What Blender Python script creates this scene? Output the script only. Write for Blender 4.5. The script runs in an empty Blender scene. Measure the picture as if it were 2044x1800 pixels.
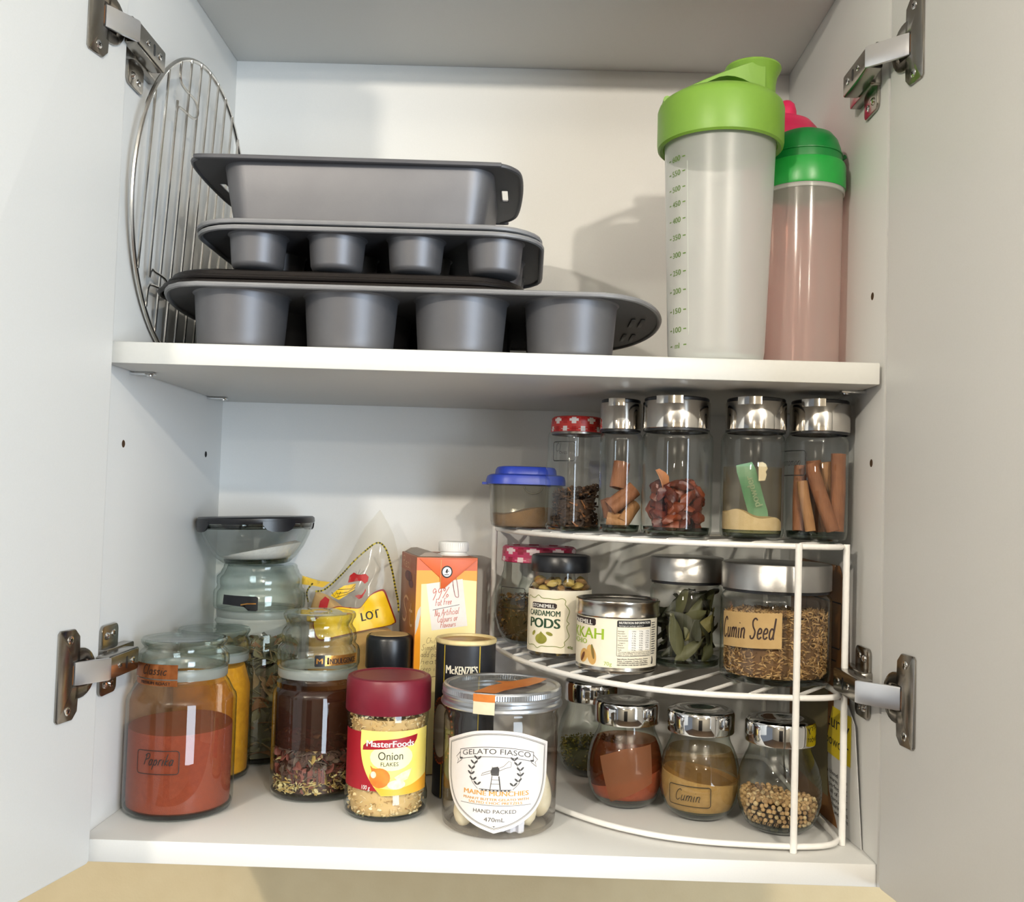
import bpy, bmesh, math, random
from math import sin, cos, pi, atan2, sqrt, radians
from mathutils import Vector, Matrix
random.seed(7)
MM = 0.001
SC = bpy.context.scene
COL = SC.collection

# ------------------------------------------------------------------ camera, world, lamps, exposure
cam_d = bpy.data.cameras.new('camera')
cam = bpy.data.objects.new('camera', cam_d)
COL.objects.link(cam)
SC.camera = cam
cam_d.sensor_fit = 'HORIZONTAL'
cam_d.sensor_width = 36.0
cam_d.lens = 36.0 * 1956.59 / 2044.0
cam_d.shift_x = -19.7 / 2044.0
cam_d.shift_y = 20.16 / 2044.0
cam_d.clip_start = 0.01


def _rot(a, b, c):
    rx = Matrix(((1, 0, 0), (0, cos(a), -sin(a)), (0, sin(a), cos(a))))
    rz = Matrix(((cos(b), -sin(b), 0), (sin(b), cos(b), 0), (0, 0, 1)))
    ry = Matrix(((cos(c), 0, sin(c)), (0, 1, 0), (-sin(c), 0, cos(c))))
    return rz @ rx @ ry


_R = _rot(0.04, 0.0078, -0.0297)
_m = Matrix((_R.col[0], _R.col[2], -_R.col[1])).transposed().to_4x4()
_m.translation = Vector((313.2, -708.09, 250.56)) * MM
cam.matrix_world = _m

world = bpy.data.worlds.new('world')
SC.world = world
world.use_nodes = True
_bg = world.node_tree.nodes['Background']
_bg.inputs[0].default_value = (0.80, 0.88, 1.0, 1)
_bg.inputs[1].default_value = 0.19


def ceiling_lamp(name, loc, power, col, radius):
    """bare ceiling downlight: a small glowing ball below the ceiling"""
    d = bpy.data.lights.new(name, 'POINT')
    d.shadow_soft_size = radius * MM
    d.energy = power
    d.color = col
    o = bpy.data.objects.new(name, d)
    COL.objects.link(o)
    o.location = Vector(loc) * MM
    return o


WARM = (1.0, 0.91, 0.77)
ceiling_lamp('ceiling_lamp_right', (740, -1380, 790), 25.0, WARM, 22)
ceiling_lamp('ceiling_lamp_left', (-430, -1380, 790), 30.0, WARM, 22)
ceiling_lamp('ceiling_lamp_far_right', (900, -3340, 790), 14.0, WARM, 34)
ceiling_lamp('ceiling_lamp_far_left', (-700, -3340, 790), 12.0, WARM, 34)
_w = bpy.data.lights.new('window_daylight', 'AREA')
_w.shape = 'RECTANGLE'
_w.size, _w.size_y = 0.9, 1.5
_w.energy = 45.0
_w.color = (0.74, 0.87, 1.0)
_wo = bpy.data.objects.new('window_daylight', _w)
COL.objects.link(_wo)
_wo.location = Vector((1900, -2250, 200)) * MM
_wo.rotation_euler = (Vector((0.2, 0.0, 0.25)) - _wo.location).to_track_quat('-Z', 'Y').to_euler()

vs = SC.view_settings
vs.view_transform = 'Standard'
vs.look = 'None'
vs.gamma = 1.0
vs.use_curve_mapping = False
vs.exposure = 0.46
SC.cycles.transparent_max_bounces = 40
SC.cycles.max_bounces = 10
SC.cycles.caustics_reflective = False
SC.cycles.caustics_refractive = False


# ------------------------------------------------------------------ materials
def lin(c):
    if isinstance(c, str):
        c = tuple(int(c[i:i + 2], 16) / 255 for i in (0, 2, 4))
    return tuple((x / 12.92 if x <= 0.04045 else ((x + 0.055) / 1.055) ** 2.4) for x in c)


_mats = {}


def pm(name, col, rough=.5, metal=0., noise=None, bump=None, spec=.5, coat=0., sss=0, aniso=None, alpha=None):
    """principled material; noise=(scale, second colour, contrast 0..1, detail); bump=(scale, strength)"""
    if name in _mats:
        return _mats[name]
    m = bpy.data.materials.new(name)
    m.use_nodes = True
    nt = m.node_tree
    b = nt.nodes['Principled BSDF']
    c1 = lin(col)
    b.inputs['Base Color'].default_value = (*c1, 1)
    b.inputs['Roughness'].default_value = rough
    b.inputs['Metallic'].default_value = metal
    b.inputs['Specular IOR Level'].default_value = spec
    b.inputs['Coat Weight'].default_value = coat
    if sss:
        b.inputs['Subsurface Weight'].default_value = sss
        b.inputs['Subsurface Radius'].default_value = (.004, .003, .002)
    tc = nt.nodes.new('ShaderNodeTexCoord')
    if noise:
        sc, c2, con, det = noise
        n = nt.nodes.new('ShaderNodeTexNoise')
        n.inputs['Scale'].default_value = sc
        n.inputs['Detail'].default_value = det
        r = nt.nodes.new('ShaderNodeValToRGB')
        r.color_ramp.elements[0].position = .5 - .5 * (1 - con)
        r.color_ramp.elements[1].position = .5 + .5 * (1 - con) + .001
        r.color_ramp.elements[0].color = (*c1, 1)
        r.color_ramp.elements[1].color = (*lin(c2), 1)
        nt.links.new(tc.outputs['Object'], n.inputs['Vector'])
        nt.links.new(n.outputs['Fac'], r.inputs['Fac'])
        nt.links.new(r.outputs['Color'], b.inputs['Base Color'])
    if bump:
        n = nt.nodes.new('ShaderNodeTexNoise')
        n.inputs['Scale'].default_value = bump[0]
        n.inputs['Detail'].default_value = 4
        if aniso:
            mp = nt.nodes.new('ShaderNodeMapping')
            mp.inputs['Scale'].default_value = aniso
            nt.links.new(tc.outputs['Object'], mp.inputs['Vector'])
            nt.links.new(mp.outputs['Vector'], n.inputs['Vector'])
        else:
            nt.links.new(tc.outputs['Object'], n.inputs['Vector'])
        bp = nt.nodes.new('ShaderNodeBump')
        bp.inputs['Strength'].default_value = bump[1]
        bp.inputs['Distance'].default_value = .001
        nt.links.new(n.outputs['Fac'], bp.inputs['Height'])
        nt.links.new(bp.outputs['Normal'], b.inputs['Normal'])
    _mats[name] = m
    return m


def fresnel(nt, ior):
    """reflectance of a thin wall, the same from inside and outside"""
    fr = nt.nodes.new('ShaderNodeFresnel')
    ge = nt.nodes.new('ShaderNodeNewGeometry')
    mr = nt.nodes.new('ShaderNodeMapRange')
    mr.inputs['To Min'].default_value = ior
    mr.inputs['To Max'].default_value = 1 / ior
    nt.links.new(ge.outputs['Backfacing'], mr.inputs['Value'])
    nt.links.new(mr.outputs['Result'], fr.inputs['IOR'])
    return fr


def glass(name, face='FDFEFD', edge='C0CBC4', power=3.2, ior=1.5, gloss=1.0, rough=.0, film=0.0, filmcol='D8D8D0'):
    """clear wall of a jar: light passes straight through, tinted more where it crosses the wall obliquely;
    fresnel reflection; film = share of a thin diffuse coat of dust or powder"""
    if name in _mats:
        return _mats[name]
    m = bpy.data.materials.new(name)
    m.use_nodes = True
    nt = m.node_tree
    for n in list(nt.nodes):
        nt.nodes.remove(n)
    N = nt.nodes.new
    out = N('ShaderNodeOutputMaterial')
    lw = N('ShaderNodeLayerWeight')
    lw.inputs['Blend'].default_value = .5
    pw = N('ShaderNodeMath')
    pw.operation = 'POWER'
    pw.inputs[1].default_value = power
    nt.links.new(lw.outputs['Facing'], pw.inputs[0])
    mx = N('ShaderNodeMix')
    mx.data_type = 'RGBA'
    mx.inputs[6].default_value = (*lin(face), 1)
    mx.inputs[7].default_value = (*lin(edge), 1)
    nt.links.new(pw.outputs[0], mx.inputs[0])
    tr = N('ShaderNodeBsdfTransparent')
    nt.links.new(mx.outputs[2], tr.inputs['Color'])
    gl = N('ShaderNodeBsdfGlossy')
    gl.inputs['Roughness'].default_value = rough
    gl.inputs['Color'].default_value = (gloss, gloss, gloss, 1)
    fr = fresnel(nt, ior)
    ms = N('ShaderNodeMixShader')
    nt.links.new(fr.outputs[0], ms.inputs[0])
    nt.links.new(tr.outputs[0], ms.inputs[1])
    nt.links.new(gl.outputs[0], ms.inputs[2])
    last = ms
    if film:
        df = N('ShaderNodeBsdfDiffuse')
        df.inputs['Color'].default_value = (*lin(filmcol), 1)
        tl = N('ShaderNodeBsdfTranslucent')
        tl.inputs['Color'].default_value = (*lin(filmcol), 1)
        ad = N('ShaderNodeMixShader')
        ad.inputs[0].default_value = .4
        nt.links.new(df.outputs[0], ad.inputs[1])
        nt.links.new(tl.outputs[0], ad.inputs[2])
        m2 = N('ShaderNodeMixShader')
        m2.inputs[0].default_value = film
        nt.links.new(ms.outputs[0], m2.inputs[1])
        nt.links.new(ad.outputs[0], m2.inputs[2])
        last = m2
    nt.links.new(last.outputs[0], out.inputs[0])
    _mats[name] = m
    return m


def frosted(name, col, thru='D8DCD8', opac=.62, transl=.5, rough=.22):
    """frosted plastic wall: part translucent, part diffuse, part see-through, with a soft sheen"""
    if name in _mats:
        return _mats[name]
    m = bpy.data.materials.new(name)
    m.use_nodes = True
    nt = m.node_tree
    for n in list(nt.nodes):
        nt.nodes.remove(n)
    N = nt.nodes.new
    out = N('ShaderNodeOutputMaterial')
    df = N('ShaderNodeBsdfDiffuse')
    df.inputs['Color'].default_value = (*lin(col), 1)
    tl = N('ShaderNodeBsdfTranslucent')
    tl.inputs['Color'].default_value = (*lin(col), 1)
    a = N('ShaderNodeMixShader')
    a.inputs[0].default_value = transl
    nt.links.new(df.outputs[0], a.inputs[1])
    nt.links.new(tl.outputs[0], a.inputs[2])
    tr = N('ShaderNodeBsdfTransparent')
    tr.inputs['Color'].default_value = (*lin(thru), 1)
    b = N('ShaderNodeMixShader')
    b.inputs[0].default_value = opac
    nt.links.new(tr.outputs[0], b.inputs[1])
    nt.links.new(a.outputs[0], b.inputs[2])
    gl = N('ShaderNodeBsdfGlossy')
    gl.inputs['Roughness'].default_value = rough
    fr = fresnel(nt, 1.42)
    c = N('ShaderNodeMixShader')
    nt.links.new(fr.outputs[0], c.inputs[0])
    nt.links.new(b.outputs[0], c.inputs[1])
    nt.links.new(gl.outputs[0], c.inputs[2])
    nt.links.new(c.outputs[0], out.inputs[0])
    _mats[name] = m
    return m


GLASS = glass('jar_glass')
GLASSL = glass('lid_glass', 'FBFDFB', 'AAB7B0', 2.6)
GLASSG = glass('green_glass', 'F9FCF9', '8A9A8E', 3.2)
BASEG = glass('thick_glass_base', 'C3CFC6', '5A6A5F', 1.2)
PLAS = glass('clear_plastic', 'FBFAF8', 'B5ADA5', 3.0, 1.45)
WHITE = pm('white_melamine', 'DEDEDC', .42, noise=(900, 'DADAD7', .2, 2), spec=.35)
WHITEEDGE = pm('white_edging', 'CFCFCB', .38, noise=(300, 'CBCBC7', .2, 2), spec=.4)
CHROME = pm('polished_chrome', 'E6E6E6', .06, 1.0, noise=(60, 'DCDCDC', .2, 2))
NICKEL = pm('nickel_plated_steel', 'A9A49C', .22, 1.0, noise=(80, '98938B', .2, 2))
STEELB = pm('brushed_steel', 'B9B7B4', .28, 1.0, noise=(60, 'ACAAA7', .3, 2), bump=(300, .12), aniso=(1, 1, 30))
WIRE = pm('white_coated_wire', 'F0EFEC', .3, noise=(200, 'EAE8E4', .3, 2))
BLACK = pm('black_plastic', '141519', .32, noise=(150, '1B1C20', .3, 2))
INK = pm('black_ink', '1A1A1A', .6, noise=(400, '232323', .3, 2))


# ------------------------------------------------------------------ geometry helpers (millimetres, local to the parent)
class G:
    def __init__(s):
        s.v, s.f, s.m = [], [], []

    def add(s, verts, faces, mi=0):
        o = len(s.v)
        s.v += [tuple(p) for p in verts]
        for f in faces:
            s.f.append(tuple(i + o for i in f))
            s.m.append(mi)
        return s

    def lathe(s, prof, seg=48, mi=0, c=(0, 0), a0=0., a1=2 * pi, sq=None, fmi=None, yaw=0.):
        full = abs(a1 - a0 - 2 * pi) < 1e-6
        n = seg if full else seg + 1
        vs_, fs = [], []
        for (r, z) in prof:
            for k in range(n):
                a = a0 + (a1 - a0) * k / seg
                k2 = 1.
                if sq:
                    k2 = 1 / (abs(cos(a)) ** sq + abs(sin(a)) ** sq) ** (1 / sq)
                vs_.append((c[0] + r * k2 * cos(a + yaw), c[1] + r * k2 * sin(a + yaw), z))
        o = len(s.v)
        s.v += vs_
        for j in range(len(prof) - 1):
            for k in range(seg):
                k1 = (k + 1) % n if full else k + 1
                a, b, c2, d = j * n + k, j * n + k1, (j + 1) * n + k1, (j + 1) * n + k
                if prof[j][0] < 1e-6:
                    q = (a, c2, d)
                elif prof[j + 1][0] < 1e-6:
                    q = (a, b, d)
                else:
                    q = (a, b, c2, d)
                s.f.append(tuple(i + o for i in q))
                s.m.append(fmi(j, k) if fmi else mi)
        return s

    def tube(s, pts, r, seg=8, cyc=False, mi=0):
        P = [Vector(p) for p in pts]
        n = len(P)
        T = []
        for i in range(n):
            a = P[(i - 1) % n] if (cyc or i > 0) else P[i]
            b = P[(i + 1) % n] if (cyc or i < n - 1) else P[i]
            T.append((b - a).normalized())
        up = Vector((0, 0, 1)) if abs(T[0].z) < .9 else Vector((1, 0, 0))
        nrm = (up - T[0] * up.dot(T[0])).normalized()
        vs_ = []
        for i in range(n):
            nrm = (nrm - T[i] * nrm.dot(T[i]))
            nrm = nrm.normalized() if nrm.length > 1e-6 else T[i].orthogonal().normalized()
            bn = T[i].cross(nrm)
            for k in range(seg):
                a = 2 * pi * k / seg
                vs_.append(P[i] + (nrm * cos(a) + bn * sin(a)) * r)
        fs = []
        m = n if cyc else n - 1
        for i in range(m):
            j = (i + 1) % n
            for k in range(seg):
                k1 = (k + 1) % seg
                fs.append((i * seg + k, i * seg + k1, j * seg + k1, j * seg + k))
        if not cyc:
            fs.append(tuple(range(seg - 1, -1, -1)))
            fs.append(tuple((n - 1) * seg + k for k in range(seg)))
        return s.add(vs_, fs, mi)

    def loft(s, loops, cap0=True, cap1=True, mi=0):
        n = len(loops[0])
        vs_ = [p for l in loops for p in l]
        fs = []
        for j in range(len(loops) - 1):
            for k in range(n):
                k1 = (k + 1) % n
                fs.append((j * n + k, j * n + k1, (j + 1) * n + k1, (j + 1) * n + k))
        if cap0:
            fs.append(tuple(range(n - 1, -1, -1)))
        if cap1:
            fs.append(tuple((len(loops) - 1) * n + k for k in range(n)))
        return s.add(vs_, fs, mi)

    def box(s, a, b, mi=0):
        x0, y0, z0 = a
        x1, y1, z1 = b
        v = [(x, y, z) for z in (z0, z1) for y in (y0, y1) for x in (x0, x1)]
        return s.add(v, [(0, 2, 3, 1), (4, 5, 7, 6), (0, 1, 5, 4), (2, 6, 7, 3), (0, 4, 6, 2), (1, 3, 7, 5)], mi)

    def xf(s, fn):
        s.v = [tuple(fn(Vector(p))) for p in s.v]
        return s

    def build(s, name, mat, parent=None, smooth=True, ang=38, bevel=0, seg=2, kind=None, rec=True):
        me = bpy.data.meshes.new(name)
        me.from_pydata([(p[0] * MM, p[1] * MM, p[2] * MM) for p in s.v], [], s.f)
        mats = mat if isinstance(mat, (list, tuple)) else [mat]
        for q in mats:
            me.materials.append(q)
        if len(mats) > 1:
            me.polygons.foreach_set('material_index', s.m)
        if rec or bevel:
            bm = bmesh.new()
            bm.from_mesh(me)
            if rec:
                bmesh.ops.recalc_face_normals(bm, faces=bm.faces)
            if bevel:
                es = [e for e in bm.edges if len(e.link_faces) == 2 and e.calc_face_angle(0) > radians(30)]
                bmesh.ops.bevel(bm, geom=es, offset=bevel * MM, segments=seg, affect='EDGES', profile=.5)
            bm.to_mesh(me)
            bm.free()
        me.update()
        if smooth:
            me.shade_smooth()
            me.set_sharp_from_angle(angle=radians(ang))
        o = bpy.data.objects.new(name, me)
        COL.objects.link(o)
        if parent:
            o.parent = parent
        if kind:
            o['kind'] = kind
        return o


def thing(name, label, cat, loc, group=None, rotz=0.):
    o = bpy.data.objects.new(name, None)
    COL.objects.link(o)
    o.empty_display_size = .01
    o.location = Vector(loc) * MM
    o.rotation_euler = (0, 0, rotz)
    o['label'] = label
    o['category'] = cat
    if group:
        o['group'] = group
    return o


def tag(o, label, cat, group=None, kind=None, loc=None):
    o['label'] = label
    o['category'] = cat
    if group:
        o['group'] = group
    if kind:
        o['kind'] = kind
    if loc:
        o.location = Vector(loc) * MM
    return o


def rrect(x0, y0, x1, y1, r, n=5):
    pts = []
    for (cx, cy, a) in ((x1 - r, y0 + r, -pi / 2), (x1 - r, y1 - r, 0), (x0 + r, y1 - r, pi / 2), (x0 + r, y0 + r, pi)):
        for k in range(n + 1):
            t = a + pi / 2 * k / n
            pts.append((cx + r * cos(t), cy + r * sin(t)))
    return pts


def smooth_path(pts, per=6, cyc=False):
    P = [Vector(p) for p in pts]
    n = len(P)
    out = []
    for i in range(n if cyc else n - 1):
        a, b = P[i], P[(i + 1) % n]
        p0 = P[(i - 1) % n] if (cyc or i > 0) else a + (a - b)
        p3 = P[(i + 2) % n] if (cyc or i < n - 2) else b + (b - a)
        for k in range(per):
            t = k / per
            out.append(.5 * ((2 * a) + (b - p0) * t + (2 * p0 - 5 * a + 4 * b - p3) * t * t + (3 * a - p0 - 3 * b + p3) * t ** 3))
    if not cyc:
        out.append(P[-1])
    return out


# ------------------------------------------------------------------ flat print wrapped on surfaces
_tcache = {}


def text_mesh(body, bold):
    key = (body, bold)
    if key not in _tcache:
        cu = bpy.data.curves.new('t', 'FONT')
        cu.body = body
        cu.size = 1.0
        cu.resolution_u = 3
        cu.offset = bold
        cu.fill_mode = 'FRONT'
        ob = bpy.data.objects.new('t', cu)
        me = bpy.data.meshes.new_from_object(ob)
        vs_ = [(v.co.x, v.co.y) for v in me.vertices]
        fs = [tuple(p.vertices) for p in me.polygons]
        bpy.data.objects.remove(ob)
        bpy.data.meshes.remove(me)
        bpy.data.curves.remove(cu)
        _tcache[key] = (vs_, fs)
    return _tcache[key]


# single-stroke handwriting: (width, strokes), x-height 5, ascender 10, descender -4
HW = {
    'a': (5, ['4,4 2,5 .5,3 1,.5 2.5,0 4,2 4,5 4,1 5,0']), 'b': (5, ['1,10 .8,0 3,0 4.3,2.5 3,5 1,3.6']),
    'c': (4.4, ['4,4 2.5,5 .6,3 1,.6 2.6,0 4.4,1']), 'd': (5, ['4,4 2,5 .5,3 1,.4 2.6,0 4,2.4 4.4,10 4,1 5,0']),
    'e': (4.4, ['.6,2.4 3.4,2.8 3.6,4.4 2,5 .6,3 1,.5 2.6,0 4.2,1']), 'f': (3.6, ['4,9 2.6,10 1.6,8 1.4,0', '.2,5 3.4,5.2']),
    'g': (5, ['4,4 2,5 .5,3 1,.6 2.6,.4 4,2.4 4.2,5 3.8,-2 2.4,-4 .8,-3']), 'i': (2.2, ['1,5 1,.6 2,0', '1.2,7.2 1.3,7.6']),
    'h': (5, ['1,10 .8,0', '.9,3.4 2.6,5 4,4 4,0']), 'k': (4.6, ['1,10 .8,0', '4,5 1,2.4 4.4,0']),
    'l': (2.4, ['1.4,10 1,1 2.2,0']), 'm': (7.4, ['.8,5 .8,0 1,3.4 2.4,5 3.6,4 3.6,0 3.8,3.4 5.2,5 6.4,4 6.4,.6 7.4,0']),
    'n': (5, ['.8,5 .8,0 1,3.4 2.6,5 4,4 4,.6 5,0']), 'o': (4.8, ['2.4,5 .6,3.4 .8,.8 2.4,0 4.2,1.6 4,4.2 2.4,5']),
    'p': (5, ['.8,5 .6,-4', '.8,3.4 2.6,5 4.2,3 3.4,.4 1,.6']), 'r': (3.8, ['.8,5 .8,0 1,3.4 2.2,5 3.6,4.6']),
    's': (4, ['3.6,4.4 2,5 .8,4 3.2,1.8 2.6,.2 .6,.6']), 't': (3.4, ['1.6,8.4 1.4,1 2.6,0 3.4,.6', '.2,5.4 3.2,5.6']),
    'u': (5, ['.8,5 .8,1 2,0 3.8,1.6 4,5 4,.8 5,0']), 'v': (4.4, ['.4,5 2,0 4,5']), 'w': (6.4, ['.4,5 1.6,0 3.2,4 4.4,0 6,5']),
    'y': (4.8, ['.6,5 1,1.6 2.4,.8 4,2.4', '4.2,5 3.6,-2 2,-4 .6,-3']), 'A': (6.4, ['.2,0 3.4,10 5.6,0', '1.2,3.6 5.2,3.8']),
    'C': (6.2, ['5.8,8.4 4,10 1.4,8 .6,4 2,.6 4.2,0 6,1.6']), 'D': (6, ['1,10 1,0 4,.6 5.6,4 4.4,8.8 .6,10']), 'F': (5, ['1.2,10 .8,0', '.6,10 5,9.8', '.8,5.2 4,5.4']),
    'N': (6.4, ['.8,0 1,10 5,0 5.6,10']), 'P': (5.6, ['1.2,9 .8,0', '-.6,8 1.6,10 4.8,9.4 5,6.4 1.2,4.6']), 'R': (5.8, ['1,0 1,10', '.4,9.4 3,10 5,8 4,5.4 1.2,5 5.6,0']), 'S': (5.6, ['5.4,9 3.4,10 1.4,8.6 2,6 4.4,3.4 3.4,.4 1,.2 .2,1.6']),
    'Z': (5, ['.6,10 5,10 .4,0 5,0']), '9': (5, ['4.2,8 2.4,10 .8,7.8 2,5.6 4.4,7.6 3.6,3 2,-1']),
    '%': (7, ['6.4,10 .6,0', '1.6,9.6 .6,8 1.6,6.6 2.8,8 1.6,9.6', '5.4,3.4 4.4,1.8 5.4,.4 6.6,1.8 5.4,3.4']), ' ': (3.4, []),
}


class Flat:
    """collects 2-D shapes (x right, y up, mm) that wrap() lays on a surface"""

    def __init__(s):
        s.v, s.f = [], []

    def add(s, vs_, fs):
        o = len(s.v)
        s.v += vs_
        s.f += [tuple(i + o for i in f) for f in fs]
        return s

    def poly(s, pts):
        return s.add(list(pts), [tuple(range(len(pts)))])

    def rect(s, x0, y0, x1, y1):
        return s.poly([(x0, y0), (x1, y0), (x1, y1), (x0, y1)])

    def rr(s, x0, y0, x1, y1, r):
        return s.poly(rrect(x0, y0, x1, y1, r))

    def ell(s, cx, cy, rx, ry, rot=0, n=20):
        return s.poly([(cx + rx * cos(t) * cos(rot) - ry * sin(t) * sin(rot), cy + rx * cos(t) * sin(rot) + ry * sin(t) * cos(rot))
                       for t in [2 * pi * k / n for k in range(n)]])

    def line(s, pts, w, cyc=False):
        n = len(pts)
        L, R = [], []
        for i in range(n):
            a = pts[(i - 1) % n] if (cyc or i) else pts[i]
            b = pts[(i + 1) % n] if (cyc or i < n - 1) else pts[i]
            dx, dy = b[0] - a[0], b[1] - a[1]
            l = sqrt(dx * dx + dy * dy) or 1
            nx, ny = -dy / l * w / 2, dx / l * w / 2
            L.append((pts[i][0] + nx, pts[i][1] + ny))
            R.append((pts[i][0] - nx, pts[i][1] - ny))
        m = n if cyc else n - 1
        return s.add(L + R, [(i, (i + 1) % n, n + (i + 1) % n, n + i) for i in range(m)])

    def text(s, body, x0, x1, y, h, bold=.0, shear=0., arc=0.):
        if bold:
            for q in (-.5, .5):
                s.text(body, x0 + q * bold * 8 * h, x1 + q * bold * 8 * h, y, h, 0, shear, arc)
        vs_, fs = text_mesh(body, 0.)
        a = min(p[0] for p in vs_)
        b = max(p[0] for p in vs_)
        k = (x1 - x0) / (b - a)
        cx = (x0 + x1) / 2
        out = []
        for (px, py) in vs_:
            X = x0 + (px - a) * k + shear * py * h / .73
            Y = y + py * h / .73 - (arc * ((X - cx) / (x1 - x0) * 2) ** 2)
            out.append((X, Y))
        return s.add(out, fs)

    def hand(s, body, x0, x1, y, h, w, slant=.15, tilt=0.):
        tot = sum(HW[c][0] + .9 for c in body)
        kx = (x1 - x0) / tot
        ky = h / 10
        x = 0
        for c in body:
            wd, st = HW[c]
            for q in st:
                pts = [tuple(map(float, t.split(','))) for t in q.split()]
                if len(pts) > 2:
                    pts = [(p.x, p.y) for p in smooth_path([(a, b, 0) for a, b in pts], 4)]
                s.line([(x0 + (x + a) * kx + slant * b * ky, y + b * ky + tilt * (x + a) * kx) for a, b in pts], w)
            x += wd + .9
        return s

    def rot(s, a, cx=0, cy=0):
        s.v = [(cx + (x - cx) * cos(a) - (y - cy) * sin(a), cy + (x - cx) * sin(a) + (y - cy) * cos(a)) for x, y in s.v]
        return s

    def build(s, name, mat, parent, surf, off, step=2.5, thick=0.):
        bm = bmesh.new()
        vv = [bm.verts.new((x, y, 0)) for x, y in s.v]
        for f in s.f:
            try:
                bm.faces.new([vv[i] for i in f])
            except ValueError:
                pass
        bmesh.ops.triangulate(bm, faces=[f for f in bm.faces if len(f.verts) > 3])
        if step:
            xs = [p[0] for p in s.v]
            ys = [p[1] for p in s.v]
            k = math.ceil(min(xs) / step)
            while k * step < max(xs):
                bmesh.ops.bisect_plane(bm, geom=bm.verts[:] + bm.edges[:] + bm.faces[:], plane_co=(k * step, 0, 0), plane_no=(1, 0, 0))
                k += 1
            st2 = step * 2
            k = math.ceil(min(ys) / st2)
            while k * st2 < max(ys):
                bmesh.ops.bisect_plane(bm, geom=bm.verts[:] + bm.edges[:] + bm.faces[:], plane_co=(0, k * st2, 0), plane_no=(0, 1, 0))
                k += 1
        bmesh.ops.triangulate(bm, faces=[f for f in bm.faces if len(f.verts) > 4])
        for v in bm.verts:
            v.co = Vector(surf(v.co.x, v.co.y, off)) * MM
        me = bpy.data.meshes.new(name)
        bm.to_mesh(me)
        bm.free()
        me.materials.append(mat)
        me.shade_smooth()
        o = bpy.data.objects.new(name, me)
        COL.objects.link(o)
        o.parent = parent
        return o


def cyl_surf(R, th0, z0):
    """R = radius or function of height; th0 = angle the print's centre faces (0 = -Y, + = +X)"""
    def f(x, y, o):
        r = R(y + z0) if callable(R) else R
        a = th0 + x / r
        return ((r + o) * sin(a), -(r + o) * cos(a), y + z0)
    return f


def prof_radius(prof):
    P = sorted((z, r) for r, z in prof if r > 0)

    def f(z):
        for (z0, r0), (z1, r1) in zip(P, P[1:]):
            if z0 <= z <= z1 and z1 > z0:
                return r0 + (r1 - r0) * (z - z0) / (z1 - z0)
        return P[-1][1] if z > P[-1][0] else P[0][1]
    return f


def plane_surf(o, ux, uy):
    o, ux, uy = Vector(o), Vector(ux), Vector(uy)
    n = ux.cross(uy).normalized()

    def f(x, y, d):
        return o + ux * x + uy * y + n * d
    return f


def facing(cx, cy):
    """angle of a thing turned to the open front of the cabinet where one stands"""
    return atan2(313 - cx, cy + 708)


def heap(prof, top, seg=40, rings=8):
    """contents of a jar: wall follows prof up to the height top(x,y) at the wall; uneven top"""
    g = G()
    rz = prof_radius(prof)
    z0 = min(z for r, z in prof)
    vs_, fs = [], []
    hs = [0, .12, .3, .55, .8, 1]
    for h in hs:
        for k in range(seg):
            a = 2 * pi * k / seg
            r = rz(z0)
            zt = top(r * cos(a), r * sin(a))
            z = z0 + (zt - z0) * h
            r = rz(z)
            vs_.append((r * cos(a), r * sin(a), z))
    for j in range(len(hs) - 1):
        for k in range(seg):
            k1 = (k + 1) % seg
            fs.append((j * seg + k, j * seg + k1, (j + 1) * seg + k1, (j + 1) * seg + k))
    base = (len(hs) - 1) * seg
    last = base
    for i in range(1, rings):
        t = 1 - i / rings
        st = len(vs_)
        for k in range(seg):
            x, y, _ = vs_[base + k]
            vs_.append((x * t, y * t, top(x * t, y * t)))
        for k in range(seg):
            k1 = (k + 1) % seg
            fs.append((last + k, last + k1, st + k1, st + k))
        last = st
    vs_.append((0, 0, top(0, 0)))
    c = len(vs_) - 1
    for k in range(seg):
        fs.append((last + k, last + (k + 1) % seg, c))
    vs_.append((0, 0, z0))
    c = len(vs_) - 1
    for k in range(seg):
        fs.append(((k + 1) % seg, k, c))
    return g.add(vs_, fs)


def rnd_rot():
    return Matrix.Rotation(random.uniform(0, 2 * pi), 3, Vector((random.gauss(0, 1), random.gauss(0, 1), random.gauss(0, 1) + .01)).normalized())


def seed_v(l, w, t=None):
    t = t or w
    v = [(l / 2, 0, 0), (-l / 2, 0, 0), (0, w / 2, 0), (0, -w / 2, 0), (0, 0, t / 2), (0, 0, -t / 2)]
    f = [(0, 2, 4), (2, 1, 4), (1, 3, 4), (3, 0, 4), (2, 0, 5), (1, 2, 5), (3, 1, 5), (0, 3, 5)]
    return v, f


def flake_v(l, w, t=.5):
    k = [(l / 2 * random.uniform(.7, 1) * cos(a), w / 2 * random.uniform(.7, 1) * sin(a)) for a in [2 * pi * i / 5 + random.uniform(-.3, .3) for i in range(5)]]
    b = random.uniform(-.5, .5)
    v = [(x, y, t / 2 + b * x * x / l) for x, y in k] + [(x, y, -t / 2 + b * x * x / l) for x, y in k]
    f = [(0, 1, 2, 3, 4), (9, 8, 7, 6, 5)] + [(i, i + 5, (i + 1) % 5 + 5, (i + 1) % 5) for i in range(5)]
    return v, f


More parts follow.
